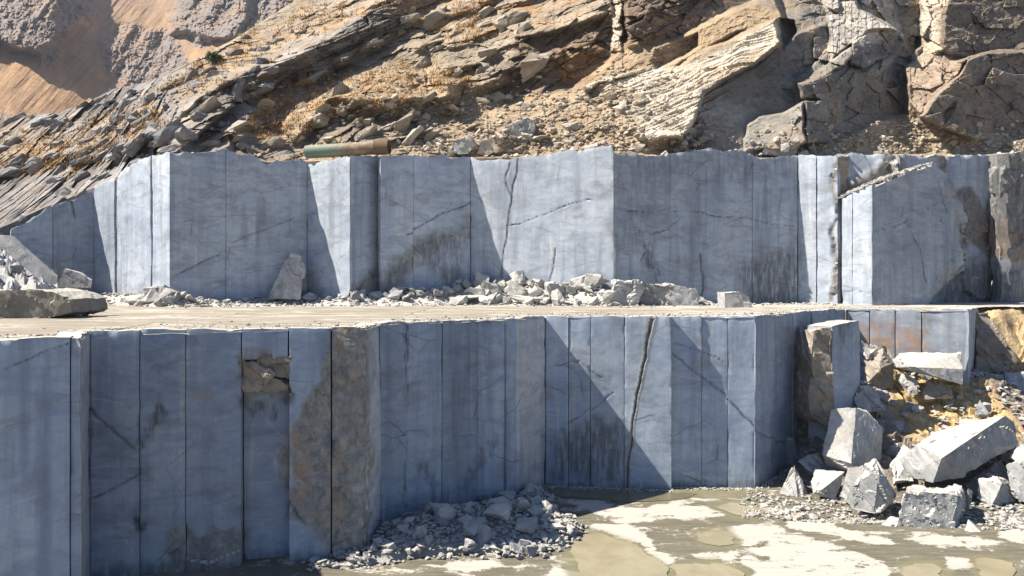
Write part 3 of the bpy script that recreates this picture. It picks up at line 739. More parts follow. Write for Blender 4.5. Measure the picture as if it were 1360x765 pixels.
M_PUD = mat_puddle('muddy_water', (0.34, 0.31, 0.215), (0.27, 0.245, 0.165))
M_PUD_D = mat_puddle('dark_shallow_water', (0.17, 0.155, 0.10), (0.13, 0.12, 0.075), 0.08)
PUDS = [([(757, 742), (761, 722), (772, 712), (792, 709), (822, 717), (850, 728), (872, 742), (884, 756), (888, 775), (800, 790), (768, 772), (772, 757)], M_PUD, 'largest olive muddy puddle beside the shaded rubble heap'),
        ([(893, 752), (925, 749), (955, 750), (985, 758), (988, 775), (893, 775)], M_PUD, 'yellowish puddle at the bottom of the picture, right of the largest puddle'),
        ([(925, 711), (945, 706), (968, 708), (977, 716), (970, 726), (935, 724)], M_PUD, 'small rounded puddle in the middle of the white slurry patches'),
        ([(948, 671), (968, 668), (1000, 673), (1016, 682), (1004, 688), (972, 683)], M_PUD, 'olive puddle just in front of the sunlit end of the wall'),
        ([(1196, 752), (1212, 747), (1238, 749), (1256, 762), (1250, 775), (1200, 775)], M_PUD, 'small puddle in front of the squarish boulder'),
        ([(1290, 745), (1325, 742), (1348, 750), (1352, 768), (1310, 770)], M_PUD, 'puddle in the lower right corner'),
        ([(725, 649), (820, 651), (890, 655), (926, 655), (915, 663), (850, 668), (790, 664), (735, 659)], M_PUD_D, 'dark shaded puddle along the foot of the recessed wall')]
for i, (pl, mat_, lab) in enumerate(PUDS):
    pts = [on_floor(*q) for q in pl]
    n = len(pts); ring_ = []
    for j in range(n):                                   # wavy rim
        a, b = np.array(pts[j]), np.array(pts[(j + 1) % n])
        for t_ in np.linspace(0, 1, 9)[:-1]:
            q = a + (b - a) * t_; ring_.append(q)
    ring_ = np.array(ring_)
    for _ in range(3): ring_ = 0.5 * ring_ + 0.25 * (np.roll(ring_, 1, 0) + np.roll(ring_, -1, 0))
    ring_ += np.stack([fbm(ring_[:, 0] * 2.2, ring_[:, 1] * 2.2, 5 + i, 4), fbm(ring_[:, 0] * 2.2 + 7, ring_[:, 1] * 2.2, 9 + i, 4)], -1) * 0.22
    bm = bmesh.new(); f = bm.faces.new([bm.verts.new((q[0], q[1], 0)) for q in ring_])
    bmesh.ops.triangulate(bm, faces=bm.faces)
    me = bpy.data.meshes.new('puddle'); bm.to_mesh(me); bm.free()
    o = link('puddle', me, mat_); o.location = (0, 0, 0.018)
    tag(o, lab, 'puddle', 'puddles on the quarry floor')

# ------------------------------------------------------------------ mountain slope above the upper wall
NC, NR = 1280, 430
pxc = np.linspace(-270, 1520, NC)
def upper_y(px):
    pts = [(-400, 40.0)] + UP + [(1150, 41.5), (1256, 43.6), (1440, 44.6), (1700, 46)]
    return np.interp(px, [a for a, b in pts], [b for a, b in pts])
# heights of the wall top along its length
top_all = lambda px: np.interp(px, [-400, -110, 0, 60, 125, 152, 175, 225, 300, 356, 409, 503, 625, 700, 812, 816, 900, 985, 1010, 1062, 1112, 1200, 1345, 1470],
                               [330, 330, 300, 272, 246, 234, 216, 203, 197, 212, 211, 207, 207, 206, 198, 203, 205, 202, 208, 206, 205, 205, 203, 200])
uy_ = upper_y(pxc)
uy_ = np.array([uy_[max(0, i - 30):i + 31].max() for i in range(NC)])
ker = np.hanning(81); ker /= ker.sum()
y0 = np.convolve(np.pad(uy_, 40, mode='edge'), ker, 'valid') + 0.3
ztop = CAMZ - (top_all(pxc) - HY) / F * y0 - 0.15
WN = NR; wmax = 46.0
w = (np.linspace(0, 1, WN) ** 1.25 * wmax)
dw = np.diff(w, prepend=0)
th = np.radians(np.interp(pxc, [-110, 0, 200, 400, 600, 800, 1000, 1200, 1470], [20, 24, 32, 38, 43, 47, 52, 55, 55]))
crest = np.interp(pxc, [-110, 0, 40, 75, 110, 150, 200, 250, 300, 340, 390, 430, 470, 520, 1470], [150, 162, 155, 152, 142, 121, 112, 88, 62, 38, 6, -30, -120, -400, -2000])
Yb = np.zeros((WN, NC)); Zb = np.zeros((WN, NC)); THb = np.zeros((WN, NC))
yy = y0.copy(); zz = ztop.copy(); past = np.zeros(NC)
for i in range(WN):
    wi = w[i]
    ang = th.copy()
    # narrow shelf of debris right behind the wall top, then the slope
    shelf = np.interp(pxc, [-110, 380, 520, 860, 1080, 1200, 1470], [1.0, 0.8, 1.0, 1.5, 1.5, 2.5, 3.0])
    ang = np.where(wi < shelf, np.radians(14), ang)
    ratio_py = HY - (zz - CAMZ) / yy * F
    past = np.where(ratio_py < crest, past + dw[i], past)
    ang = np.where(past > 0, ang - np.radians(70) * np.clip(past / 6, 0, 1), ang)
    yy = yy + dw[i] * np.cos(ang); zz = zz + dw[i] * np.sin(ang)
    Yb[i] = yy; Zb[i] = zz; THb[i] = ang
PXb = np.repeat(pxc[None, :], WN, 0); PYb = HY - (Zb - CAMZ) / Yb * F
Wb = np.repeat(w[:, None], NC, 1)
Xb = (PXb - CX) / F * Yb
# warped picture coordinates, used only to say which part of the slope is which
wxp = PXb + fbm(Xb * 0.35, Wb * 0.35, 201, 5) * 15; wyp = PYb + fbm(Xb * 0.35 + 30, Wb * 0.35, 202, 5) * 13
D = np.zeros((WN, NC))
# --- named ledges: crest polylines; lit ramp above-left, steep shaded drop below-right
def ridge(pts, A, L1, L2, taper=25):
    global D
    xs_ = np.array([p[0] for p in pts]); ys_ = np.array([p[1] for p in pts])
    yl = np.interp(wxp, xs_, ys_)
    slope = (ys_[-1] - ys_[0]) / (xs_[-1] - xs_[0]); cs = 1 / math.sqrt(1 + slope * slope)
    s_ = (wyp - yl) * cs                                   # below the line: positive
    mask = sstep(xs_[0] - taper, xs_[0] + 5, wxp) * sstep(xs_[-1] + taper, xs_[-1] - 5, wxp)
    up = np.exp(np.minimum(s_, 0) / L1)
    dn = np.clip(1 - np.maximum(s_, 0) / L2, 0, 1) - 0.35 * np.exp(-((s_ - L2 * 1.3) / (L2 * 0.8)) ** 2)
    D += A * mask * np.where(s_ < 0, up, dn)
def plate(poly, d0, gx, gy, f=4, mode='set'):
    global D
    cx = np.mean([p[0] for p in poly]); cy = np.mean([p[1] for p in poly])
    m_ = sstep(f, -f, poly_sd(wxp * 0.35 + PXb * 0.65, wyp * 0.35 + PYb * 0.65, poly))
    v = d0 + gx * (PXb - cx) / 100 + gy * (PYb - cy) / 100
    D[:] = D * (1 - m_) + v * m_ if mode == 'set' else D + v * m_
D += fbm(Xb * 0.12, Wb * 0.12, 210, 3) * 1.6
ridge([(262, 150), (285, 130), (310, 105), (345, 92), (385, 78), (445, 45), (500, 10), (540, -14), (600, -50)], 4.4, 30, 32)
ridge([(-60, 215), (60, 206), (110, 204), (160, 194), (195, 184), (228, 168)], 1.9, 22, 22)
ridge([(60, 165), (110, 150), (150, 140), (200, 118), (250, 100)], 1.5, 16, 14)
ridge([(292, 200), (338, 150), (365, 122), (415, 95)], 1.4, 18, 16)
ridge([(418, 105), (450, 72), (470, 60), (515, 58), (560, 62)], 2.0, 24, 26)
ridge([(395, 178), (420, 150), (445, 138), (500, 130), (592, 127)], 2.2, 26, 20)
ridge([(500, 55), (530, 38), (560, 24), (620, 8), (680, -12)], 1.6, 16, 14)
ridge([(560, 60), (600, 40), (650, 20), (720, -10)], 1.0, 12, 10)
ridge([(590, 118), (640, 112), (672, 96), (695, 82), (722, 76)], 2.0, 22, 22)
ridge([(684, 54), (712, 44), (765, 36), (812, 8)], 2.6, 26, 40)
ridge([(600, 90), (640, 76), (676, 60)], 1.0, 12, 10)
# right-hand cliffs
SLAB = [(781, 124), (800, 112), (860, 94), (902, 86), (926, 68), (975, 50), (1028, 28), (1040, 58), (1000, 88), (960, 108), (935, 130), (925, 160), (905, 184), (850, 184), (806, 160)]
plate([(690, 52), (812, 20), (822, 66), (800, 96), (760, 118), (700, 100), (722, 76)], -1.2, -2.2, -4.6, 5)       # brown shaded hollow
plate([(824, -60), (1030, -60), (1000, 4), (960, 20), (905, 46), (835, 66)], 0.6, -2.8, -3.2)                   # brown shaded wall
plate([(812, -60), (826, -60), (828, 68), (814, 66)], 1.6, 6, -2, 2)
plate([(828, 66), (905, 48), (960, 22), (1030, -10), (1040, 28), (960, 52), (905, 82), (800, 112), (780, 110)], 0.9, 1.5, 2.4)
plate(SLAB, 2.2, 2.6, 0.6, 3)
plate([(868, 62), (900, 54), (924, 46), (926, 60), (906, 74), (872, 92), (866, 80)], -0.2, -4, -5, 3)
plate([(935, 122), (965, 106), (1002, 88), (1036, 60), (1046, 88), (1060, 116), (1068, 134), (1052, 196), (930, 198), (928, 160)], 0.7, -1.2, -2.0)
plate([(1034, 26), (1052, 28), (1056, 44), (1048, 62), (1040, 60)], -2.4, -6, -2, 2)
plate([(1056, 44), (1098, 30), (1102, 62), (1072, 92), (1058, 108), (1038, 92), (1040, 62)], -0.2, -4.5, -4.0, 3)
plate([(1096, -60), (1128, -60), (1140, 10), (1192, 42), (1150, 44), (1128, 62), (1104, 78)], 2.0, 3.2, -0.8, 3)
plate([(1130, 58), (1150, 42), (1194, 43), (1178, 70), (1146, 92), (1128, 84)], 1.5, -3.4, -2.6, 3)
plate([(1058, 110), (1080, 96), (1128, 64), (1136, 72), (1122, 86), (1088, 104)], 2.2, 4.0, 3.5, 2)
plate([(1060, 112), (1122, 86), (1146, 94), (1190, 66), (1212, 60), (1204, 150), (1160, 160), (1110, 190), (1092, 180), (1086, 132), (1064, 132)], 0.3, -4.2, -3.6, 3)
plate([(1068, 134), (1096, 133), (1103, 186), (1072, 190)], 2.0, -6.5, -2, 2)
plate([(992, 168), (1010, 156), (1040, 150), (1066, 136), (1072, 188), (1050, 200), (992, 200)], 2.0, 3.2, -1.8, 3)
plate([(1140, -60), (1222, -60), (1224, 60), (1212, 70), (1194, 44), (1142, 10)], -0.8, -2.6, -3.4, 3)
plate([(1226, -60), (1260, -60), (1252, 66), (1222, 72)], 1.6, 7.0, -2, 2)
plate([(1260, -60), (1480, -60), (1480, 50), (1330, 58), (1296, 78), (1270, 70), (1252, 66)], 0.9, -3.0, -3.0, 3)
plate([(1203, 86), (1218, 76), (1240, 73), (1262, 80), (1288, 76), (1268, 100), (1240, 130), (1222, 154), (1208, 135)], 2.6, 5.0, -1.0, 2)
plate([(1288, 76), (1312, 70), (1480, 60), (1480, 165), (1330, 188), (1290, 184), (1264, 172), (1224, 154), (1240, 130), (1268, 100)], 2.3, -3.8, -3.4, 3)
plate([(1252, 150), (1266, 134), (1274, 132), (1268, 150), (1256, 162)], 3.4, 5, 0, 2)
plate([(660, 192), (666, 172), (700, 158), (714, 162), (708, 184), (694, 202), (662, 202)], 1.2, -3.0, -2.0, 3)
plate([(585, 60), (640, 28), (690, 6), (700, 30), (650, 52), (600, 66)], 1.0, 1.2, 2.2, 4)
plate([(232, 165), (262, 135), (300, 112), (330, 104), (300, 150), (240, 198), (228, 190)], 1.5, 3.0, 0.5, 4, 'set')
# --- rockiness and broken facets
scree = np.zeros((WN, NC))
for pl in ([(560, 205), (580, 150), (640, 130), (760, 118), (830, 122), (850, 185), (905, 195), (900, 215)], [(1080, 205), (1130, 170), (1180, 158), (1240, 165), (1300, 180), (1480, 178), (1480, 215)],
           [(380, 215), (420, 196), (500, 196), (560, 190), (570, 215)], [(780, 102), (820, 62), (900, 48), (1000, 8), (1030, 30), (930, 68), (830, 98)]):
    scree = np.maximum(scree, sstep(10, -8, poly_sd(wxp, wyp, pl)))
grassy = np.zeros((WN, NC))
for pl in ([(-110, 215), (-110, 170), (60, 170), (200, 130), (225, 170), (150, 205), (100, 235)], [(200, 120), (260, 85), (330, 45), (400, 5), (520, -60), (520, 0), (430, 45), (330, 92), (250, 130)],
           [(330, 130), (400, 100), (450, 90), (600, 80), (640, 110), (560, 128), (440, 150), (380, 190), (330, 190)], [(450, 0), (800, -60), (790, 30), (680, 45), (600, 55), (560, 30)]):
    grassy = np.maximum(grassy, sstep(12, -12, poly_sd(wxp, wyp, pl)))
cw, sw = math.cos(math.radians(33)), math.sin(math.radians(33))
Zl = (Zb - ztop[None, :]) * 1.15; A_ = Xb * cw + Zl * sw; B_ = -Xb * sw + Zl * cw                 # along and across the bedding
A_ = A_ + fbm(Xb * .4, Wb * .4, 301, 4) * 0.6; B_ = B_ + fbm(Xb * .4 + 50, Wb * .4, 302, 4) * 0.35
rock = 1 - 0.8 * scree - 0.35 * grassy * (1 - scree)
slabm = sstep(8, -8, poly_sd(wxp, wyp, [(782, 122), (832, 98), (902, 84), (975, 60), (1032, 32), (1040, 60), (985, 98), (940, 150), (925, 178), (850, 182), (806, 160)]))
rightm = sstep(1030, 1080, PXb)
h1, e1, c1 = facets(A_ * 0.11, B_ * 0.42, 401, 1.0)
h2, e2, c2 = facets(A_ * 0.30, B_ * 0.95, 402, 1.0)
h3, e3, c3 = facets(A_ * 0.85 + h2 * .1, B_ * 2.1, 403, 1.1)
h4, e4, c4 = facets(A_ * 2.7, B_ * 4.2, 404, 1.0)
big = (1 - 0.75 * slabm) * (1 - 0.55 * rightm)
blocky = np.maximum(sstep(925, 960, PXb), sstep(240, 200, PXb)) * (1 - slabm)
g1, k1, _ = facets(Xb * 0.30 + Zl * .1, Zl * 0.34 - Xb * .12, 411, 1.1)
g2, k2, _c = facets(Xb * 0.85, Zl * 0.95 - Xb * .25, 412, 1.2)
g3, k3, _ = facets(Xb * 2.1, Zl * 2.4 - Xb * .8, 413, 1.2)
lft = sstep(240, 200, PXb); Wq = Wb
l1, m1_, lc = facets(Xb * 0.42 + Wq * .02, Wq * 0.085 - Xb * .14, 421, 1.3); l2, m2_, lc2 = facets(Xb * 1.0 + Wq * .05, Wq * 0.20 - Xb * .35, 422, 1.3); l3, m3_, lc3 = facets(Xb * 2.4, Wq * 0.48 - Xb * .8, 423, 1.3)
D += lft * (l3 * 0.16 + l1 * 0.9 + l2 * 0.42 - .3 * np.exp(-m1_ / .05) - .2 * np.exp(-m2_ / .06))
D += rock * rightm * (g1 * 0.50 + g2 * 0.16 + g3 * 0.07 - 0.07 * np.exp(-k1 / 0.03) - 0.035 * np.exp(-k2 / 0.05))
rock_b = rock; rock = rock * (1 - 0.93 * blocky)
bedm = 0.12 + 0.6 * sstep(0.0, 0.35, fbm(Xb * .16, Zl * .3, 330, 3))
rd1 = line_d(wxp, wyp, [(235, 170), (262, 148), (285, 128), (310, 103), (345, 90), (385, 76), (445, 43), (500, 8), (540, -16)])
smooth_ = sstep(26, 8, rd1); bedm = bedm * (1 - .85 * smooth_)
D += rock * (h1 * 0.55 * big + h2 * 0.34 * big * bedm + h3 * 0.13 * bedm * (1 - .6 * slabm) + h4 * 0.07 * bedm)
D -= rock * bedm * (0.25 * np.exp(-e1 / 0.035) * big + 0.12 * np.exp(-e2 / 0.05) + 0.05 * np.exp(-e3 / 0.07))
D += rock * (1 - bedm) * (1 - slabm) * (1 - .7 * smooth_) * (g1 * .8 + g2 * .36 + g3 * .14 - .08 * np.exp(-k1 / .04) - .05 * np.exp(-k2 / .05))
saw = (-Xb * 0.50 + Zl * 0.95) * 1.35 + fbm(A_ * .25, B_ * .5, 9, 3) * .9
D += slabm * ((saw % 1.0) * 0.42 - 0.2 + (((saw * 2.7 + 3) % 1.0) - .5) * 0.10) * sstep(-0.35, 0.1, fbm(Xb * .3, Wb * .3, 19, 3) + sstep(820, 880, PXb) * .4)
rock = rock_b
#((B_ * 0.9 + h3 * .08) % 1.0) - 0.15) * 0.0 + ((B_ * 1.1 + fbm(A_ * .3, B_ * .5, 9, 3) * .8) % 1.0) * 0.38 * sstep(1, -0.2, (wxp - wyp * 0.8 - 700) / -60 + 0.0 * wxp + 1))
D += (1 - rock) * (fbm(Xb * 0.5, Wb * 0.5, 305, 5) * 0.35) + scree * (h4 * 0.07 + h3 * 0.08) + grassy * fbm(Xb * 2, Wb * 2, 306, 4) * 0.15
D += fbm(Xb * 3, Wb * 3, 307, 4) * 0.05
# keep the lowest edge tucked behind the wall top
D *= 1 - 0.4 * sstep(45, 5, PYb - crest[None, :]) * sstep(470, 400, PXb)
D *= sstep(0.0, 0.5, Wb) * (0.35 + 0.65 * sstep(0.5, 3.0, Wb))
D[:3] = np.minimum(D[:3], 0)
ny_ = -np.sin(THb); nz_ = np.cos(THb)
rl = np.sqrt(Xb ** 2 + Yb ** 2 + (Zb - CAMZ) ** 2)
Xs = Xb - Xb / rl * D + fbm(Xb * 0.8, Wb * 0.8, 308, 3) * 0.12 * rock
Ys = Yb - Yb / rl * D; Zs = Zb - (Zb - CAMZ) / rl * D + 0.12 * D * rock * 0
Zs[0] -= 7.0; Ys[0] += 0.15
PT = np.stack([Xs, Ys, Zs], -1)
# --- rock colours, with light and shade of the ridges painted in
def ccol(c): return np.array(c)[None, None, :]
grey = ccol((0.36, 0.335, 0.31)); tan = ccol((0.45, 0.385, 0.30)); cream = ccol((0.60, 0.54, 0.45)); brown = ccol((0.27, 0.20, 0.145)); dgrey = ccol((0.22, 0.22, 0.225)); soil = ccol((0.45, 0.345, 0.235))
T = grey + (tan - grey) * sstep(-0.25, 0.35, fbm(Xb * .2, Wb * .2, 501, 4))[..., None]
bluish = sstep(330, 180, PXb)
T = T + (ccol((0.31, 0.315, 0.34)) - T) * (bluish * 0.85)[..., None]
def paint(poly, col, f=8, a=1.0):
    global T
    m_ = sstep(f, -f, poly_sd(wxp, wyp, poly))[..., None] * a; T = T * (1 - m_) + col * m_
paint([(430, -60), (820, -60), (820, 60), (700, 100), (560, 130), (430, 130)], tan, 30, .7)
paint([(360, 150), (450, 95), (640, 100), (620, 130), (480, 160), (430, 200), (330, 200)], ccol((0.47, 0.375, 0.25)), 16, .8)
paint([(235, 190), (240, 140), (300, 100), (380, 66), (450, 28), (520, -14), (520, 8), (445, 47), (385, 80), (345, 94), (310, 107), (285, 132), (262, 152), (250, 195)], ccol((0.44, 0.425, 0.41)), 7, .85)  # sunlit band along the big ridge, painted lighter
paint([(285, 132), (310, 107), (345, 94), (385, 80), (445, 47), (500, 12), (545, -5), (530, 42), (450, 66), (400, 98), (345, 135), (300, 155)], ccol((0.21, 0.205, 0.20)), 6, .85)  # shaded drop under the big ridge, painted darker
paint([(425, 102), (450, 72), (470, 60), (515, 58), (516, 84), (480, 108), (430, 118)], ccol((0.22, 0.21, 0.195)), 6, .8)  # shade below this crest painted into the tint
paint([(415, 152), (440, 140), (500, 132), (592, 130), (585, 150), (505, 160), (470, 180), (430, 194), (400, 190)], ccol((0.26, 0.225, 0.18)), 6, .8)  # shaded ledge face, darkened in the tint
paint([(60, 208), (110, 204), (195, 184), (228, 165), (226, 196), (150, 222), (60, 224)], ccol((0.17, 0.17, 0.175)), 6, .8)  # shade under the left ledge painted dark
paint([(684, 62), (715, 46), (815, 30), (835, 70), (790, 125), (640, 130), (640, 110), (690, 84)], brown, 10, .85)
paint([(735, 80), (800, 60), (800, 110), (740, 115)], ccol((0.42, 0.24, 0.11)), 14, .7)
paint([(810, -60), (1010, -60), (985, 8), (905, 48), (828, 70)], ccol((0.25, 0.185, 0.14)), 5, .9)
paint([(812, -20), (826, -20), (828, 68), (812, 70)], cream, 3, .9)
paint([(780, 102), (820, 64), (900, 50), (1000, 8), (1030, 30), (930, 68), (830, 98)], ccol((0.50, 0.37, 0.22)), 7, .9)
paint([(782, 122), (832, 98), (902, 84), (975, 60), (1032, 32), (1040, 60), (985, 98), (940, 150), (925, 178), (850, 182), (806, 160)], cream * 1.5, 6, .95)
paint([(930, 110), (1032, 82), (1068, 110), (1068, 195), (935, 195)], ccol((0.37, 0.355, 0.33)), 8, .9)
paint([(1040, 20), (1192, -30), (1212, 60), (1205, 155), (1105, 195), (1060, 150), (1036, 95)], ccol((0.31, 0.30, 0.285)), 6, .95)
paint([(1098, -60), (1150, -60), (1192, 44), (1105, 78)], ccol((0.66, 0.62, 0.57)), 5, .9)
paint([(1220, -60), (1262, -60), (1254, 68), (1222, 72)], cream * 1.2, 4, .9)
paint([(1262, -60), (1480, -60), (1480, 175), (1330, 185), (1270, 176), (1226, 152), (1290, 80), (1254, 66)], ccol((0.29, 0.25, 0.21)), 5, .95)
paint([(1203, 88), (1222, 74), (1268, 70), (1288, 80), (1226, 152), (1210, 135)], ccol((0.50, 0.40, 0.32)), 4, .9)
T = T + (soil - T) * (scree * 0.75)[..., None]
paint([(1080, 205), (1130, 170), (1180, 158), (1240, 165), (1290, 180), (1480, 182), (1480, 215), (1080, 215)], ccol((0.46, 0.41, 0.33)), 7, .8)
og = sstep(0.05, 0.35, fbm(Xb * .9, Wb * .9, 502, 4)) * grassy
T = T + (ccol((0.44, 0.25, 0.11)) - T) * (og * 0.85)[..., None]
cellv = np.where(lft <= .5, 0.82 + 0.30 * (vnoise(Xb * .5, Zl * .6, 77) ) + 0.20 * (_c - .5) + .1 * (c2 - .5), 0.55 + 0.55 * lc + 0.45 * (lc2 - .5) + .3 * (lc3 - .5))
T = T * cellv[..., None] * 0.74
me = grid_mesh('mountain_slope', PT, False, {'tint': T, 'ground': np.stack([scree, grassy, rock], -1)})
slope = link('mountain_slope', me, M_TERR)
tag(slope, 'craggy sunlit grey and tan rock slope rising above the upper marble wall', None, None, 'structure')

# quick lookup: nearest slope point seen at a picture position
PXs = CX + Xs / Ys * F; PYs = HY - (Zs - CAMZ) / Ys * F
Hmap = {}
gx = np.clip(((PXs + 120) / 4).astype(int), 0, 399); gy = np.clip(((PYs + 60) / 4).astype(int), 0, 119)
near = np.full((120, 400), 1e9); ni = np.full((120, 400, 2), -1)
order = np.argsort(-Ys.ravel()); rr_, cc_ = np.unravel_index(order, Ys.shape)
near[gy[rr_, cc_], gx[rr_, cc_]] = Ys[rr_, cc_]; ni[gy[rr_, cc_], gx[rr_, cc_], 0] = rr_; ni[gy[rr_, cc_], gx[rr_, cc_], 1] = cc_
def slope_at(px, py):
    i, j = int((py + 60) / 4), int((px + 120) / 4)
    if not (0 <= i < 120 and 0 <= j < 400): return None
    r_, c_ = ni[i, j]
    if r_ < 0: return None
    return Vector(PT[r_, c_])

# ------------------------------------------------------------------ far mountain
NC2, NR2 = 600, 300
pf = np.linspace(-480, 620, NC2); v = np.linspace(0, 1, NR2)[:, None]
PXf = np.repeat(pf[None, :], NR2, 0); V_ = np.repeat(v, NC2, 1)
# base distance grows with height; the gully lies towards the right
Df = 190 + 330 * V_ ** 1.1 + 70 * np.exp(-((PXf - 175) / 110) ** 2)
PYf0 = 210 - 330 * V_
Xf = (PXf - CX) / F * Df; Zf_ = CAMZ - (PYf0 - HY) / F * Df
wxf = PXf + fbm(PXf / 60, PYf0 / 60, 601, 4) * 26; wyf = PYf0 + fbm(PXf / 60 + 9, PYf0 / 60, 602, 4) * 22
crag = np.zeros(PXf.shape)
for pl in ([(-520, -90), (125, -90), (128, 30), (60, 48), (70, 75), (62, 90), (30, 65), (-150, 45), (-520, 30)], [(235, -60), (640, -60), (640, 60), (260, 60), (250, 50), (232, 25)],
           [(130, 60), (180, 30), (250, 45), (262, 95), (190, 130), (140, 100)], [(-150, 170), (20, 158), (40, 200), (-150, 215)]):
    crag = np.maximum(crag, sstep(9, -9, poly_sd(wxf, wyf, pl)))
f1, ee, cc1 = facets(PXf / 16 + PYf0 / 30, PYf0 / 20 - PXf / 40, 611, 1.2); f2, _, cc2 = facets(PXf / 5 + PYf0 / 9, PYf0 / 6 - PXf / 12, 612, 1.2); f3, _, _ = facets(PXf / 2.4, PYf0 / 2.4, 613, 1.2)
def ridged(x, y, sd, o=5):
    t = 0; a = 1; n_ = 0
    for i in range(o): t = t + a * (1 - np.abs(vnoise(x * 2 ** i, y * 2 ** i, sd + i) * 2 - 1)); n_ += a; a *= .55
    return t / n_
rg = ridged((PXf + PYf0 * .45) / 34, (PYf0 - PXf * .25) / 62, 640); rg2 = ridged((PXf + PYf0 * .6) / 12, (PYf0 - PXf * .3) / 20, 650, 4)
Dd = fbm(PXf / 120, PYf0 / 120, 620, 3) * 22 + crag * (rg * 22 + rg2 * 7 + f2 * 1.7 + f3 * 1.0 - 10) + (1 - crag) * (fbm((PXf + PYf0 * .7) / 16, (PYf0 - PXf * .4) / 60, 621, 4) * 2.2 + ridged((PXf + PYf0 * .9) / 46, (PYf0 - PXf * .3) / 160, 660, 4) * 9)
# the shaded buttress at the upper left drops steeply towards the right
but = sstep(5, -9, poly_sd(wxf, wyf, [(-520, -90), (110, -90), (122, 10), (120, 40), (62, 45), (45, 62), (30, 60), (-520, 30)]))
Dd += but * (np.clip((132 - PXf) / 60, 0, 1) * 34 + np.clip((PXf + 150) / 220, 0, 1) * 6)
b2 = sstep(4, -7, poly_sd(wxf, wyf, [(232, -80), (350, -80), (348, 20), (322, 45), (290, 52), (240, 48)]))
Dd += b2 * (14 + np.where(PXf < 326, 0, -(PXf - 326) * 2.2) + 10)
Yf = Df * (1 - Dd / 420); Zf_ = CAMZ + (Zf_ - CAMZ) * (1 - Dd / 420)
Xf = Xf * (1 - Dd / 420)
vb = ccol((0.36, 0.225, 0.125)) * (0.85 + 0.3 * vnoise(PXf / 9, PYf0 / 20, 630))[..., None]
cg = ccol((0.165, 0.168, 0.18)) * (0.75 + 0.5 * rg2)[..., None]
Tf = vb + (cg - vb) * (crag * 0.9)[..., None]
mid = sstep(20, -20, poly_sd(wxf, wyf, [(120, -60), (240, -60), (240, 40), (140, 60), (110, 10)]))[..., None]
Tf = Tf + (ccol((0.24, 0.18, 0.14)) - Tf) * mid * 0.6
me = grid_mesh('far_mountain', np.stack([Xf, Yf, Zf_], -1), False, {'tint': Tf, 'ground': np.stack([crag] * 3, -1)})
M_FAR = mat_terrain('far_mountain_rock', (0.30, 0.19, 0.12), 0.5, 0.09, 0.55, 0.7, 1.15)
tag(link('far_mountain', me, M_FAR), 'distant brown mountainside with bluish shaded crags, beyond the slope at upper left', None, None, 'structure')

# ------------------------------------------------------------------ rocks
def rock_variant(seed, flat=1.0, n=13):
    r = np.random.RandomState(seed)
    bm = bmesh.new()
    for i in range(n):
        p_ = r.normal(size=3); p_ /= np.linalg.norm(p_)
        p_ = np.sign(p_) * np.abs(p_) ** 0.75 * r.uniform(0.82, 1.0)
        bm.verts.new((p_[0] * 0.5, p_[1] * 0.5 * r.uniform(.8, 1), p_[2] * 0.5 * flat))
    bmesh.ops.convex_hull(bm, input=bm.verts)
    bmesh.ops.delete(bm, geom=[v for v in bm.verts if not v.link_faces], context='VERTS')
    me = bpy.data.meshes.new('rubble_rock'); bm.to_mesh(me); bm.free()
    return me
def finer(me, seed, amp=0.035):
    """a closer look version with broken faces"""
    bm = bmesh.new(); bm.from_mesh(me)
    for it in range(2): 
        bmesh.ops.subdivide_edges(bm, edges=[e for e in bm.edges if e.calc_length() > 0.16], cuts=1)
        bmesh.ops.triangulate(bm, faces=[f for f in bm.faces if len(f.verts) > 3])
    bm.normal_update()
    for v in bm.verts:
        a = math.sin(v.co.x * 13 + seed) * math.cos(v.co.y * 11 - seed) + math.sin(v.co.z * 17 + seed * 2)
        v.co += v.normal * (a * 0.3 + random.uniform(-.6, .4)) * amp
    m2 = bpy.data.meshes.new('rubble_rock'); bm.to_mesh(m2); bm.free(); return m2
BASE = [rock_variant(900 + i, [1.0, 0.7, 0.5, 0.85][i % 4], 11 + i % 5) for i in range(14)]
VAR = {}
M_DK = mat_rock('dark_outcrop', (0.12, 0.125, 0.14), (0.30, 0.30, 0.31), stain=(0.22, 0.16, 0.10), stain_amt=.4, dust=.35)
M_TK = mat_rock('tan_outcrop', (0.20, 0.175, 0.145), (0.40, 0.355, 0.29), stain=(0.30, 0.20, 0.12), stain_amt=.5, dust=.3)
for key, mat_ in (('d', M_DK), ('k', M_TK), ('g', M_RUB), ('l', M_RUB_L), ('t', M_RUB_T)):
    VAR[key] = []
    for i, b in enumerate(BASE):
        m2 = finer(b, i); m2.materials.append(mat_); VAR[key].append(m2)
STONES = {}
def stone(name, loc, size, key, label, cat, group, rot=None, sc3=None):
    me = VAR[key][RNG.randint(len(BASE))]
    o = bpy.data.objects.new(name, me); COL.objects.link(o)
    o.location = loc
    o.rotation_euler = rot or (RNG.uniform(-.5, .5), RNG.uniform(-.5, .5), RNG.uniform(0, 6.28))
    s3 = sc3 or (RNG.uniform(.8, 1.3), RNG.uniform(.7, 1.1), RNG.uniform(.6, 1.0))
    o.scale = (size * s3[0], size * s3[1], size * s3[2])
    STONES.setdefault(group, []).append((o, size * max(s3[0], s3[1])))
    return tag(o, label, cat, group)
BV = []
for b in BASE:
    b.calc_loop_triangles()
    vv = np.array([v.co[:] for v in b.vertices]); ff = np.array([t_.vertices[:] for t_ in b.loop_triangles]); BV.append((vv, ff))
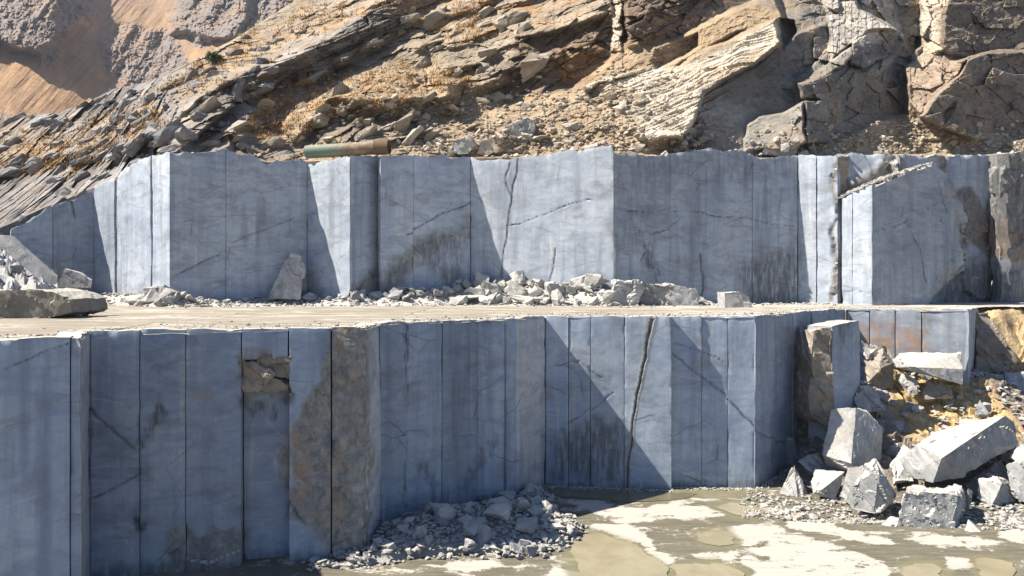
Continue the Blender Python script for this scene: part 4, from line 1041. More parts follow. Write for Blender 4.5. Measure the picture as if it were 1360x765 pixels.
def debris(name, pts, sizes, mat_, label, flat=0.7):
    Vs = []; Fs = []; off = 0
    for (x, y, z), s_ in zip(pts, sizes):
        vv, ff = BV[RNG.randint(len(BV))]
        a = RNG.uniform(0, 6.28); b = RNG.uniform(-.5, .5)
        ca, sa = math.cos(a), math.sin(a); cb, sb_ = math.cos(b), math.sin(b)
        R_ = np.array([[ca, -sa * cb, sa * sb_], [sa, ca * cb, -ca * sb_], [0, sb_, cb]])
        q = (vv * np.array([RNG.uniform(.8, 1.4), RNG.uniform(.7, 1.1), flat]) * s_) @ R_.T + np.array([x, y, z])
        Vs.append(q); Fs.append(ff + off); off += len(vv)
    me = tri_mesh(name, np.concatenate(Vs), np.concatenate(Fs))
    return tag(link(name, me, mat_), label, None, None, 'stuff')

# --- heap at the foot of the shaded wall
def heap_h(x, y):
    h = 0
    for cx, cy, a, s_ in ((-3.4, 19.6, .35, .7), (-2.6, 20.6, .60, .9), (-1.4, 21.4, .70, 1.0), (-0.2, 21.6, .62, 1.0), (0.8, 21.3, .5, .8), (1.5, 21.7, .30, .6), (-0.6, 23.2, .25, .9), (0.7, 24.4, .22, .8)):
        h = np.maximum(h, a * np.exp(-((x - cx) ** 2 + (y - cy) ** 2) / (2 * s_ * s_)))
    return h
HEAP = [(-4.9, 18.6), (-3.9, 18.7), (-2.4, 19.3), (-0.9, 19.5), (0.4, 19.4), (1.3, 19.8), (2.0, 21.4), (1.4, 22.6), (1.3, 24.6), (0.9, 25.2), (-0.35, 23.9), (-3.7, 21.3), (-3.8, 19.5), (-5.3, 19.0)]
def in_poly(x, y, pl): return float(poly_sd(np.array([x]), np.array([y]), pl)[0]) < 0
gxs = np.linspace(-5.6, 2.6, 90); gys = np.linspace(18.2, 26, 90); GX, GY = np.meshgrid(gxs, gys)
sdp = poly_sd(GX, GY, HEAP); GZ = (heap_h(GX, GY) * 0.85 + 0.04) * sstep(0.15, -0.5, sdp) - 0.05 + fbm(GX * 3, GY * 3, 4, 3) * .04 * sstep(0.2, -.3, sdp)
me = grid_mesh('rubble_bed', np.stack([GX, GY, GZ], -1), False); 
tag(link('rubble_bed', me, M_RUB), 'crushed grey stone filling the heap under the shaded wall', None, None, 'stuff')
cands = []
while len(cands) < 120:
    x, y = RNG.uniform(-5.2, 2.1), RNG.uniform(18.5, 25.3)
    if not in_poly(x, y, HEAP): continue
    cands.append((x, y))
sizes = sorted(np.clip(RNG.lognormal(-0.85, 0.48, len(cands)), 0.18, 1.0))[::-1]
for (x, y), s_ in zip(cands, sizes):
    z = float(heap_h(x, y)) * 0.85 + s_ * 0.12
    if y > 22: s_ *= 0.75
    lit = x > 1.25 - (y - 20) * 0.02
    if lit: lab, g = 'pale sunlit rubble stone on the right tip of the heap', 'sunlit stones at the tip of the heap'
    elif s_ > 0.42: lab, g = 'large angular blue-grey stone in the shaded heap under the wall', 'large shaded heap stones'
    elif y > 22.2: lab, g = 'small shaded stone against the wall foot behind the heap', 'shaded stones along the wall foot'
    else: lab, g = 'small angular blue-grey stone in the shaded heap under the wall', 'small shaded heap stones'
    stone('rubble_stone', (x, y, z), float(s_) * (0.7 if lit else 1.0), 'l' if (lit or RNG.rand() < .3) else 'g', lab, 'rubble stone', g)
pts = []; ss = []
while len(pts) < 2300:
    x, y = RNG.uniform(-5.6, 2.6), RNG.uniform(18.2, 25.6)
    sd_ = float(poly_sd(np.array([x]), np.array([y]), HEAP)[0])
    if sd_ > 0.35 * RNG.rand() ** 2: continue
    s_ = float(np.clip(RNG.lognormal(-2.1, .5), .04, .28)); pts.append((x, y, float(heap_h(x, y)) * .85 * (sd_ < 0) + s_ * .2)); ss.append(s_)
debris('gravel', pts, ss, M_RUB, 'small grey chips strewn over the shaded heap')

# --- stones on the bench at the foot of the upper wall
def bench_pt(px, back):           # a spot in front of the upper wall
    y = float(upper_y(px)) - back; return xof(px, y), y
def bheap(px, back):
    h = np.interp(px, [90, 150, 230, 300, 380, 440, 500, 560, 620, 720, 800, 840, 900, 935, 950], [.5, .55, .5, .2, .3, .3, .4, .8, .95, 1.1, .9, .8, .5, .2, 0])
    return h * np.exp(-((back - 0.6) / 1.1) ** 2)
zones = [((97, 262), 20, 0.9, 'l', 'pale slab-like stone at the foot of the cream sunlit panel', 'stones under the cream panel', 2.6),
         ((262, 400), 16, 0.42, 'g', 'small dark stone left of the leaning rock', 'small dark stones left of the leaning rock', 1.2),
         ((400, 520), 18, 0.55, 'g', 'dark blue stone in the shade right of the leaning rock', 'small dark stones right of the leaning rock', 1.2),
         ((520, 640), 28, 0.7, 'g', 'grey broken stone in the half-shaded start of the long bench heap', 'stones in the shaded start of the bench heap', 1.8),
         ((600, 830), 72, 0.86, 'l', 'pale angular stone in the sunlit middle of the long bench heap', 'sunlit stones of the bench heap', 2.6),
         ((800, 945), 24, 0.55, 'l', 'pale stone around the big chunks at the bench heap end', 'stones at the right end of the bench heap', 2.6)]
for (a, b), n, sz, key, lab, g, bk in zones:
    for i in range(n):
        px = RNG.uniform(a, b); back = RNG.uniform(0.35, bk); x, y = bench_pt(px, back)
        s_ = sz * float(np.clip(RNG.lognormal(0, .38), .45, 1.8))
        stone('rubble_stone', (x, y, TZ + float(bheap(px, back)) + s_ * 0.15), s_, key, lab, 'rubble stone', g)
gxs = np.linspace(85, 955, 300); bks = np.linspace(-0.2, 3.6, 14)
GP, GB = np.meshgrid(gxs, bks); uy = upper_y(GP) - GB
GZ = TZ - 0.06 + bheap(GP, GB) * 0.95 + (0.05 + fbm(GP / 9, GB * 2, 8, 3) * .12) * sstep(3.4, 2.2, GB)
me = grid_mesh('rubble_bed', np.stack([(GP - CX) / F * uy, uy, GZ], -1), False, flip=True)
tag(link('rubble_bed', me, M_RUB_L), 'crushed stone banked along the foot of the upper wall', None, None, 'stuff')
pts = []; ss = []
for i in range(2600):
    px = RNG.uniform(90, 1120); back = abs(RNG.normal(0, 1.5)) + 0.2; x, y = bench_pt(px, back)
    if px > 950 and RNG.rand() < .5: continue
    s_ = RNG.uniform(.06, .26); pts.append((x, y, TZ + float(bheap(px, back)) + s_ * .15)); ss.append(s_)
for i in range(1600):              # grit along the lip of the bench
    x = RNG.uniform(-12, 19); y = float(np.interp(x, fx_, fy_)) + 0.1 + abs(RNG.normal(0, 1.6)); s_ = float(np.clip(RNG.lognormal(-3.0, .5), .02, .22))
    pts.append((x, y, TZ + s_ * .1)); ss.append(s_)
debris('gravel', pts, ss, M_RUB_L, 'small pale chips along the bench')

# --- single big pieces on the bench
BR = lambda *a, **k: boulder(*a, **k)
BR('boulder', seg([(818, 372), (850, 374), (856, 384), (845, 408), (815, 408), (812, 392)], 36.6, 38.2), M_BOULD, 'squarish broken grey chunk left of two others at the right end of the bench heap', 'boulder', amp=0.10, seed=21)
BR('boulder', seg([(850, 375), (895, 377), (898, 395), (885, 409), (848, 408)], 36.9, 38.4), M_BOULD, 'wide cracked grey chunk in the middle of the bench chunks', 'boulder', amp=0.12, seed=22)
BR('boulder', seg([(888, 377), (925, 384), (932, 396), (926, 407), (880, 408)], 37.0, 38.6), M_BOULD, 'rounded pale chunk at the right end of the bench chunks', 'boulder', amp=0.10, seed=23)
BR('marble_block', seg([(962, 388), (985, 387), (997, 394), (1001, 411), (963, 413)], 34.6, 35.8), M_BOULD, 'lone small squared pale block on the bench before the dark wall', 'marble block', amp=0.05, seed=24)
BR('boulder', [at(352, 398, 39.0), at(372, 398, 38.6), at(400, 398, 38.8), at(378, 345, 39.9), at(387, 333, 40.2), at(401, 338, 40.0), at(405, 360, 39.8), at(362, 380, 40.3), at(398, 398, 40.3)],
   mat_rock('leaning_rock', (0.26, 0.24, 0.22), (0.55, 0.52, 0.48), stain=(0.22, 0.15, 0.12), stain_amt=.8), 'tall mottled brown and white rock leaning against the shaded upper wall', 'boulder', amp=0.10, seed=25)
BR('boulder', seg([(-60, 390), (40, 384), (70, 388), (92, 398), (95, 414), (60, 424), (-60, 427)], 24.2, 26.5), mat_rock('dark_block', (0.16, 0.155, 0.14), (0.27, 0.26, 0.235), dust=.8), 'low dark olive-grey block at the left end of the bench', 'boulder', amp=0.07, seed=26)
BR('boulder', [at(84, 417, 25), at(108, 420, 25), at(110, 414, 25.4), at(95, 409, 25.4), at(86, 411, 26), at(106, 414, 26)], M_BOULD, 'flat stone with a white edge beside the low dark block', 'boulder', amp=0.02, seed=27)
BR('marble_slab', seg([(0, 312), (8, 313), (68, 366), (66, 378), (52, 372), (0, 328)], 32.5, 33.0), M_RUB_L, 'long narrow pale slab leaning down to the right at the left edge', 'marble slab', amp=0.01, seed=28)
BR('marble_slab', seg([(75, 378), (86, 357), (104, 362), (119, 371), (116, 382), (80, 382)], 37.0, 37.3), M_RUB_L, 'small flat pale slab leaning on the shaded left panel', 'marble slab', amp=0.02, seed=29)
# bank of broken stone at the far left of the bench
gp, gb = np.meshgrid(np.linspace(-160, 120, 90), np.linspace(0, 1, 60))
gy_ = 28 + gb * 12.5; hh = np.interp(gp, [-160, 0, 60, 95, 120], [4.2, 2.6, 1.3, .35, 0]) * gb ** 1.2 + 0.9 * sstep(0, .25, gb) * sstep(110, 40, gp)
h_, _, _ = facets(gp / 9, gy_ * 1.1, 71, 1.2)
gz = TZ - .1 + hh + h_ * .22 * sstep(0, .2, gb) * sstep(120, 95, gp)
me = grid_mesh('rubble_bank', np.stack([(gp - CX) / F * gy_, gy_, gz], -1), False)
tag(link('rubble_bank', me, M_RUB), 'bank of broken grey stone at the left end of the bench', None, None, 'stuff')
for i in range(24):
    gi = RNG.randint(8, 58); gj = RNG.randint(40, 84); s_ = float(np.clip(RNG.lognormal(-.7, .45), .25, 1.4))
    stone('rubble_stone', ((gp[gi, gj] - CX) / F * gy_[gi, gj], gy_[gi, gj], gz[gi, gj] + s_ * .15), s_, 'g' if RNG.rand() < .6 else 'l',
          'angular grey stone in the broken bank behind the low dark block', 'rubble stone', 'stones of the bank at the left end of the bench')

# --- rubble along the foot of the slope and on it
keep_n = 0
ZS = [((560, 870), (128, 205), 110, 0.55, 't', 'tan angular stone in the scree above the sunlit upper wall', 'stones in the scree above the wall'),
      ((870, 1100), (185, 206), 34, 0.5, 'l', 'pale stone on the rim above the wide shaded face', 'stones on the rim of the upper wall'),
      ((1100, 1360), (162, 205), 44, 0.42, 't', 'small tan stone on the gravel shelf behind the huge pointed block', 'stones on the gravel shelf'),
      ((0, 330), (95, 240), 40, 0.7, 'd', 'dark grey rock among dry grass on the left hillside', 'rocks on the grassy hillside'),
      ((330, 560), (100, 206), 36, 0.5, 't', 'tan stone on the slope around the rusty pipe', 'stones around the pipe'),]
for (a, b), (c_, d_), n, s0_, s1_, key, lab, g in (((-10, 232), (120, 236), 95, 0.7, 2.3, 'd', 'blocky grey outcrop rock on the left hillside', 'outcrop rocks of the left hillside'),
      ((-20, 150), (232, 325), 26, 0.5, 1.5, 'd', 'broken grey rock above the low left end of the upper wall', 'rocks above the left wall end'),
      ((150, 420), (40, 130), 34, 0.8, 2.0, 'd', 'grey outcrop rock near the skyline of the left hillside', 'outcrop rocks near the skyline'),
      ((240, 620), (95, 195), 30, 0.8, 2.2, 'k', 'tan outcrop rock on the slope above the pipe', 'outcrop rocks above the pipe'),
      ((480, 720), (5, 110), 24, 1.0, 2.6, 'k', 'large tan outcrop rock high on the middle slope', 'outcrop rocks high on the middle slope')):
    for i in range(n):
        q = slope_at(RNG.uniform(a, b), RNG.uniform(c_, d_))
        if q is None: continue
        s_ = min(RNG.uniform(s0_, s1_) * (0.6 + 0.8 * RNG.rand() ** 2), 2.0 if key != 'd' else 1.45)
        stone('outcrop_rock', (q.x, q.y, q.z - s_ * .05), s_, key, lab, 'rock', g, rot=(RNG.uniform(-.4, .4), -0.5 + RNG.uniform(-.3, .3), RNG.uniform(-.4, .4)), sc3=(RNG.uniform(1.1, 1.9), RNG.uniform(.7, 1.0), RNG.uniform(.45, .8)))
for (a, b), (c_, d_), n, sz, key, lab, g in ZS:
    for i in range(n):
        q = slope_at(RNG.uniform(a, b), RNG.uniform(c_, d_))
        if q is None: continue
        s_ = sz * float(np.clip(RNG.lognormal(0, .42), .5, 2.4))
        stone('slope_rock', (q.x, q.y, q.z + s_ * .1), s_, key, lab, 'rock', g)
pts = []; ss = []
for i in range(9000):
    px = RNG.uniform(-40, 1400); py = RNG.uniform(90, 212)
    if px < 560 and RNG.rand() < .35: continue
    if 900 < px < 1400 and py < 160: continue
    q = slope_at(px, py)
    if q is None: continue
    r_, c_ = ni[int((py + 60) / 4), int((px + 120) / 4)]
    if scree[r_, c_] < .3 and RNG.rand() < .72: continue
    s_ = float(np.clip(RNG.lognormal(-1.7, .5), .07, .5)); pts.append((q.x, q.y, q.z + s_ * .1)); ss.append(s_)
debris('scree', pts, ss, M_RUB_T, 'loose tan scree and chips lying on the slope')
# named rocks on the slope
for (pl, D0, D1, lab, sd_, m_) in (([(657, 200), (660, 178), (672, 168), (700, 156), (712, 160), (708, 180), (690, 200)], 43.3, 45.0, 'big cream-topped boulder with a dark side in the scree above the widest sunlit panel', 41, M_RUB_L),
                             ([(597, 204), (602, 184), (628, 181), (634, 190), (622, 205)], 43.0, 44.0, 'smooth pale boulder on the rim left of the cream-topped boulder', 42, M_RUB_L),
                             ([(632, 204), (640, 188), (655, 180), (660, 200), (650, 206)], 43.0, 44.2, 'brown-grey boulder wedged between the two pale boulders on the rim', 43, M_RUB_T),
                             ([(1010, 205), (1020, 186), (1050, 180), (1065, 195), (1050, 210)], 42.6, 44, 'grey boulder on the rim above the right end of the wide shaded face', 44, M_RUB)):
    BR('boulder', seg(pl, D0, D1), m_, lab, 'boulder', amp=0.09, seed=sd_)

# --- rusty pipe lying on the wall rim
pipe = empty('steel_pipe', at(406, 205, 42.2))
tag(pipe, 'rusty steel pipe with green left end, lying on the upper wall rim', 'pipe')
def tube(name, a, b, r, mat_, root, inner=0.85, n=28):
    a = Vector(a); b = Vector(b); ax = (b - a).normalized(); s1 = ax.orthogonal().normalized(); s2 = ax.cross(s1)
    V = []; Fc = []
    L_ = (b - a).length; m_ = 14
    for k_ in range(m_ + 1):
        for j in range(n):
            an = 2 * math.pi * j / n
            V.append(a + ax * L_ * k_ / m_ + (s1 * math.cos(an) + s2 * math.sin(an)) * r * (1 + 0.012 * math.sin(k_ * 2.1 + j)))
    for k_ in range(m_):
        for j in range(n): Fc.append((k_ * n + j, k_ * n + (j + 1) % n, (k_ + 1) * n + (j + 1) % n, (k_ + 1) * n + j))
    o0 = len(V)
    for k_, e in ((0, a), (m_, b)):
        for j in range(n):
            an = 2 * math.pi * j / n; V.append(e + (s1 * math.cos(an) + s2 * math.sin(an)) * r * inner)
    for j in range(n):
        Fc.append((j, o0 + j, o0 + (j + 1) % n, (j + 1) % n)); q = m_ * n
        Fc.append((q + j, q + (j + 1) % n, o0 + n + (j + 1) % n, o0 + n + j))
        Fc.append((o0 + j, o0 + n + j, o0 + n + (j + 1) % n, o0 + (j + 1) % n))
    me = tri_mesh(name, [tuple(v) for v in V], Fc, True)
    me.set_sharp_from_angle(angle=math.radians(40))
    o = link(name, me, mat_); o.parent = root; o.matrix_parent_inverse = Matrix.Translation(-Vector(root.location)); return o
mp = NT('painted_rusty_steel'); pp = mp.pos(); xx = mp.sep(pp)[0]
rn = mp.noise(pp, 2.5, 6, 0.7)
g_ = mp.rng(mp.math('ADD', xx, mp.math('MULTIPLY', mp.math('SUBTRACT', rn, .5), 2.5)), -10.2, -8.7, 1, 0)
c = mp.mix(mp.rng(rn, .35, .65), (0.10, 0.06, 0.04), (0.28, 0.22, 0.155))
c = mp.mix(g_, c, mp.mix(rn, (0.09, 0.155, 0.12), (0.20, 0.26, 0.20)))
nzp = mp.sep(mp.normal())[2]; c = mp.mix(mp.math('MULTIPLY', mp.rng(nzp, 0.35, 0.9), mp.rng(mp.noise(pp, 5, 5, .7), .38, .55, 0, .8)), c, (0.42, 0.36, 0.28))
M_PIPE = mp.done(c, .6, mp.bump(rn, .3, .02))
mr = NT('bare_rust'); M_RUST = mr.done(mr.mix(mr.noise(mr.pos(), 3, 5), (0.09, 0.06, 0.045), (0.22, 0.14, 0.09)), .85)
tube('pipe_body', at(407, 202, 40.9), at(500, 196, 40.3), 0.36, M_PIPE, pipe)
tube('pipe_collar', at(498, 196, 40.3), at(517, 195, 40.2), 0.41, M_RUST, pipe)

# ------------------------------------------------------------------ broken corner at the lower right
BANK = mat_terrain('clay_bank', (0.56, 0.40, 0.20), .7, 1.3, .55)
def bank(name, x0, x1, y0_, y1, hf, tintf, label, nx=220, ny=180, rough_=0.35):
    X, Y = np.meshgrid(np.linspace(x0, x1, nx), np.linspace(y0_, y1, ny))
    h_, e_, c_ = facets(X * 0.9, Y * 0.9, 81, 1.2); h2_, e2_, _ = facets(X * 2.4, Y * 2.4, 82, 1.1)
    Z = hf(X, Y) + (h_ * 0.5 + h2_ * 0.25 + fbm(X * 4, Y * 4, 83, 3) * .3) * rough_ * np.where(hf(X, Y) > 5.2, .35, 1)
    T = tintf(X, Y, Z)
    me = grid_mesh(name, np.stack([X, Y, Z], -1), False, {'tint': T, 'ground': T * 0})
    return tag(link(name, me, BANK), label, None, None, 'structure')
def hf1(X, Y):
    b = np.interp(Y, [25.2, 26.5, 28.5, 30.5, 32.5, 34.5], [-0.2, 0.5, 1.1, 2.0, 3.1, 3.4])
    m_ = sstep(9.6, 12.5, X - 0 * Y) ; b = -0.25 + (b + .25) * m_
    b = b + 1.0 * np.exp(-((X - 14.0) ** 2 + (Y - 30.5) ** 2) / 2.0)
    return b - 0.8 * sstep(20.5, 24, X)
ochre = ccol((0.58, 0.42, 0.21)); dk = ccol((0.25, 0.225, 0.20))
def tf1(X, Y, Z):
    m_ = sstep(1.1, -.4, poly_sd(X + fbm(X, Y, 7, 3) * 1.2, Y, [(15.6, 28.5), (19.8, 29.0), (19.6, 33), (16.2, 33)]))[..., None]
    return dk * (1 - m_) + ochre * m_
bank('broken_bank', 8.8, 27, 25.0, 34.8, hf1, tf1, 'bank of broken rock and yellow clay in the broken corner of the lower wall')
def hf2(X, Y):
    f_ = np.interp(X, [19, 20.5, 24, 30, 45], [33.0, 33.4, 34.2, 34.5, 34.5])
    return 3.1 + (TZ - .22 - 3.1) * sstep(0.0, 3.4, Y - f_ + fbm(X * .7, Y * .7, 3, 3)) * 1.0
def tf2(X, Y, Z):
    m_ = sstep(20.6, 22.2, X + fbm(X, Y, 9, 3) * 1.2 + (Z - 4.6) * 0.9)[..., None]
    return dk * (1 - m_) + ccol((0.52, 0.40, 0.24)) * m_
bank('clay_slope', 19.6, 44, 32.7, 42.0, hf2, tf2, 'tan clay slope at the right end of the bench', rough_=0.45)
# low blue-grey wall at the right edge
rw = empty('quarry_wall', (23, 33, 0))
tag(rw, 'short blue-grey sawn wall behind the boulders at the right edge of the quarry floor', 'quarry wall')
ra = (xof(1246, 30.0), 30.0); rb = (xof(1301, 32.6), 32.6); rc = (xof(1450, 32.0), 32.0)
def feat_r(PX, PY, S, Z):
    z_ = Zr(PX); return z_, np.stack([z_, z_, 0.5 * sstep(0.45, .7, vnoise(S * 3, Z * .3, 3))], -1)
for i, (p_, q_) in enumerate([(ra, rb)] + [(a, b) for a, b in zip([rb] + split_px(rb, rc, [1334, 1372, 1410]), split_px(rb, rc, [1334, 1372, 1410]) + [rc])]):
    tf = top_px([(1240, 580), (1250, 572), (1262, 552), (1298, 498), (1301, 496), (1460, 496)])
    wall_part(panel('marble_panel', None, p_, q_, -0.1, tf, M_MARBLE, feat_r, 0.09, seed=190 + i, chip=0.1, setb=0.0), rw)

bs = [
 ('marble_block', [at(1218, 590, 24.8), at(1251, 608, 23.6), at(1336, 551, 26.2), at(1300, 558, 27.6), at(1240, 574, 26.8), at(1196, 610, 25.2), at(1204, 632, 24.6), at(1239, 641, 23.8), at(1278, 634, 24.2), at(1352, 590, 26.0), at(1347, 560, 26.4), at(1230, 636, 26.2), at(1340, 590, 27.6)],
  'largest tilted boulder with a white sunlit top, lying on top of the other boulders', 0.05, 51),
 ('boulder', [at(1192, 695, 21.8), at(1202, 652, 21.9), at(1275, 655, 21.8), at(1269, 699, 21.6), at(1283, 672, 22.6), at(1280, 690, 22.4), at(1208, 645, 23.2), at(1276, 646, 23.2), at(1198, 690, 23.2)],
  'squarish mottled boulder with a flat white top, front of the pile', 0.05, 52),
 ('boulder', [at(1120, 665, 22.9), at(1131, 645, 22.7), at(1150, 617, 22.9), at(1163, 609, 23.3), at(1168, 622, 22.6), at(1186, 650, 22.7), at(1181, 674, 22.5), at(1162, 684, 22.3), at(1133, 679, 22.6), at(1190, 658, 23.8), at(1150, 640, 24.3)],
  'many-sided grey boulder with a peaked top, left of the squarish boulder', 0.04, 53),
 ('boulder', [at(1092, 604, 26.3), at(1103, 543, 26.6), at(1137, 541, 26.4), at(1131, 616, 25.5), at(1152, 548, 26.6), at(1172, 567, 26.7), at(1172, 618, 26.6), at(1100, 625, 27.0), at(1150, 545, 28.4), at(1110, 548, 28.4), at(1172, 600, 28.4), at(1131, 625, 25.7)],
  'tall blue-grey boulder with two flat faces, standing below the broken pillar', 0.04, 54),
 ('boulder', [at(1034, 655, 25.2), at(1055, 616, 25.5), at(1074, 654, 25.1), at(1060, 658, 24.8), at(1062, 640, 26.4), at(1040, 650, 26.3)], 'small pyramid-shaped stone at the left end of the boulder pile', 0.03, 55),
 ('boulder', [at(1077, 640, 24.8), at(1083, 624, 25.2), at(1121, 627, 25.0), at(1108, 662, 24.4), at(1080, 655, 24.5), at(1092, 650, 24.2), at(1118, 640, 25.8), at(1085, 628, 26)], 'small flat-topped tan stone between the pyramid stone and the peaked boulder', 0.03, 56),
 ('boulder', [at(1114, 660, 23.9), at(1127, 620, 24.2), at(1147, 617, 24.2), at(1150, 640, 23.8), at(1130, 664, 23.6), at(1140, 630, 25)], 'narrow grey stone behind the left side of the peaked boulder', 0.03, 57),
 ('boulder', [at(1295, 662, 24.0), at(1299, 636, 24.2), at(1325, 631, 24.2), at(1331, 642, 23.8), at(1316, 670, 23.6), at(1350, 662, 24.2), at(1345, 640, 25.0), at(1310, 630, 25.4)], 'white sunlit stone with a dark right side under the largest boulder', 0.04, 58),
 ('boulder', [at(1336, 618, 24.4), at(1372, 608, 24.2), at(1385, 640, 24.2), at(1372, 668, 23.8), at(1346, 658, 24.0), at(1350, 610, 25.8), at(1385, 660, 25.8)], 'grey boulder cut by the right edge, below the pale slab', 0.04, 59),
 ('marble_slab', [at(1340, 606, 25.6), at(1352, 592, 25.9), at(1400, 580, 26.2), at(1400, 602, 25.4), at(1350, 614, 25.2), at(1370, 590, 27.2), at(1400, 586, 27.4)], 'pale slab at the right edge behind the largest boulder', 0.03, 60),
 ('boulder', [at(1279, 672, 22.9), at(1286, 648, 23.0), at(1292, 652, 23.0), at(1286, 678, 22.8), at(1290, 665, 23.5), at(1281, 676, 23.5)], 'thin upright splinter right of the squarish boulder', 0.02, 61),
 ('boulder', [at(1280, 706, 21.4), at(1286, 690, 21.8), at(1304, 707, 21.3), at(1292, 709, 21.2), at(1295, 698, 22.2)], 'small wedge stone on the floor right of the squarish boulder', 0.02, 62),
 ('boulder', [at(1168, 699, 21.9), at(1184, 686, 22.0), at(1196, 690, 21.9), at(1190, 700, 21.7), at(1180, 692, 22.6)], 'small white wedge stone left of the squarish boulder', 0.02, 63),
 ('boulder', [at(1134, 530, 29.0), at(1142, 512, 29.2), at(1158, 511, 29.2), at(1170, 526, 29.0), at(1176, 545, 28.8), at(1150, 548, 28.6), at(1137, 542, 28.8), at(1160, 515, 30.4), at(1172, 545, 30.2)], 'rounded blue boulder with a white corner above the tall blue-grey boulder', 0.06, 64),
 ('boulder', [at(1072, 628, 26.5), at(1060, 612, 27), at(1085, 600, 27.6), at(1100, 625, 27.0), at(1085, 634, 26.4)], 'dark shaded stone against the foot of the receding wall', 0.05, 65),
 ('boulder', [at(1185, 612, 26.2), at(1200, 590, 26.6), at(1215, 600, 26.2), at(1215, 640, 25.6), at(1185, 645, 25.4), at(1180, 625, 26.6)], 'dark stone in the gap between the tall and the largest boulder', 0.05, 66),
 ('boulder', [at(1296, 640, 25.6), at(1330, 610, 26), at(1345, 640, 25.6), at(1300, 668, 25.0), at(1280, 640, 26), at(1270, 668, 25.2)], 'dark stone underneath the right half of the largest boulder', 0.05, 67),
]
bl = mat_rock('broken_marble_pale', (0.21, 0.225, 0.245), (0.42, 0.43, 0.435), stain=(0.42, 0.31, 0.18), stain_amt=.3, dust=.9)
for nm, pts_, lab, amp, sd_ in bs:
    for p_ in pts_:
        if p_.z < 0.12: p_.z = -0.02
    BR(nm, pts_, bl if sd_ in (51, 52, 53, 54, 58, 60) else M_BOULD, lab, 'marble block' if nm == 'marble_block' else ('marble slab' if nm == 'marble_slab' else 'boulder'), 'boulders fallen at the broken corner', cuts=0.075, amp=amp * (0.8 if sd_ in (51, 54) else 1.5), seed=sd_, freq=1.5)
# broken pillar
pl_ = empty('broken_pillar', (xof(1110, 28.6), 28.6, 2))
tag(pl_, 'standing broken marble pillar with a smooth right face and a rough brown left side, before the recess', 'marble block')
a = (xof(1106, 28.2), 28.2); b = (xof(1142, 29.4), 29.4)
wall_part(panel('smooth_face', None, a, b, 0.8, top_px([(1100, 434), (1120, 430), (1142, 426)]), M_MARBLE, lambda PX, PY, S, Z: (Zr(PX), np.stack([Zr(PX), Zr(PX), .7 * sstep(4, -3, poly_sd(PX + fbm(S * 3, Z * 3, 2, 3) * 6, PY, [(1112, 428), (1132, 424), (1126, 440), (1122, 458), (1114, 445)]))], -1)), 0.07, seed=201, thick=1.0), pl_)
boulder('rough_side', seg([(1082, 440), (1092, 434), (1106, 433), (1107, 470)], 27.95, 29.6) + seg([(1076, 470), (1080, 500), (1107, 505)], 27.95, 29.6), mt, 'rough brown upper side', None, parent=pl_, amp=0.08, cuts=.1, seed=71)
boulder('rough_side', seg([(1080, 498), (1107, 500), (1107, 575), (1076, 555), (1074, 520)], 27.9, 29.8), mt, None, None, parent=pl_, amp=0.10, cuts=.1, seed=72)
# overhanging slab on timber-like ledge
boulder('marble_slab', [at(1186, 478, 30.8), at(1196, 468, 32.0), at(1277, 467, 31.8), at(1272, 470, 31.4), at(1216, 487, 30.2), at(1190, 488, 30.6), at(1278, 511, 30.4), at(1240, 500, 30.2), at(1279, 490, 30.5), at(1200, 490, 32), at(1278, 508, 32)], bl,
        'broken slab with a jagged white top jutting out under the rust-stained panels', 'marble slab', amp=0.05, seed=73)
for (pts_, lab, sd_, m_) in (([at(1195, 508, 30.6), at(1198, 498, 31), at(1216, 505, 30.8), at(1220, 520, 30.4), at(1208, 526, 30.4), at(1210, 510, 32)], 'cream stone tucked under the overhanging slab', 74, M_RUB_L),
                       ([at(1222, 520, 31), at(1230, 503, 31.2), at(1262, 512, 31), at(1268, 530, 30.6), at(1225, 530, 30.4), at(1245, 515, 32.6)], 'brown stone under the right half of the overhanging slab', 75, mt),
                       ([at(1150, 470, 32), at(1175, 455, 32.6), at(1190, 480, 32), at(1185, 520, 31.4), at(1145, 515, 31.2), at(1170, 490, 30.8)], 'dark broken rock mass left of the overhanging slab', 76, mt),
                       ([at(1142, 450, 33), at(1165, 462, 32.8), at(1160, 500, 31.4), at(1135, 510, 31.6), at(1128, 480, 33)], 'dark rock in the shaded recess behind the broken pillar', 77, M_BOULD),
                       ([at(1294, 415, 34.6), at(1310, 412, 35), at(1330, 440, 34.2), at(1352, 480, 33.6), at(1330, 497, 33.2), at(1298, 497, 33.4), at(1297, 450, 34), at(1320, 450, 36)], 'large dark fractured rock mass between the wall end and the clay slope', 78, mt)):
    boulder('boulder', pts_, m_, lab, 'boulder', amp=0.14, seed=sd_, cuts=.12)
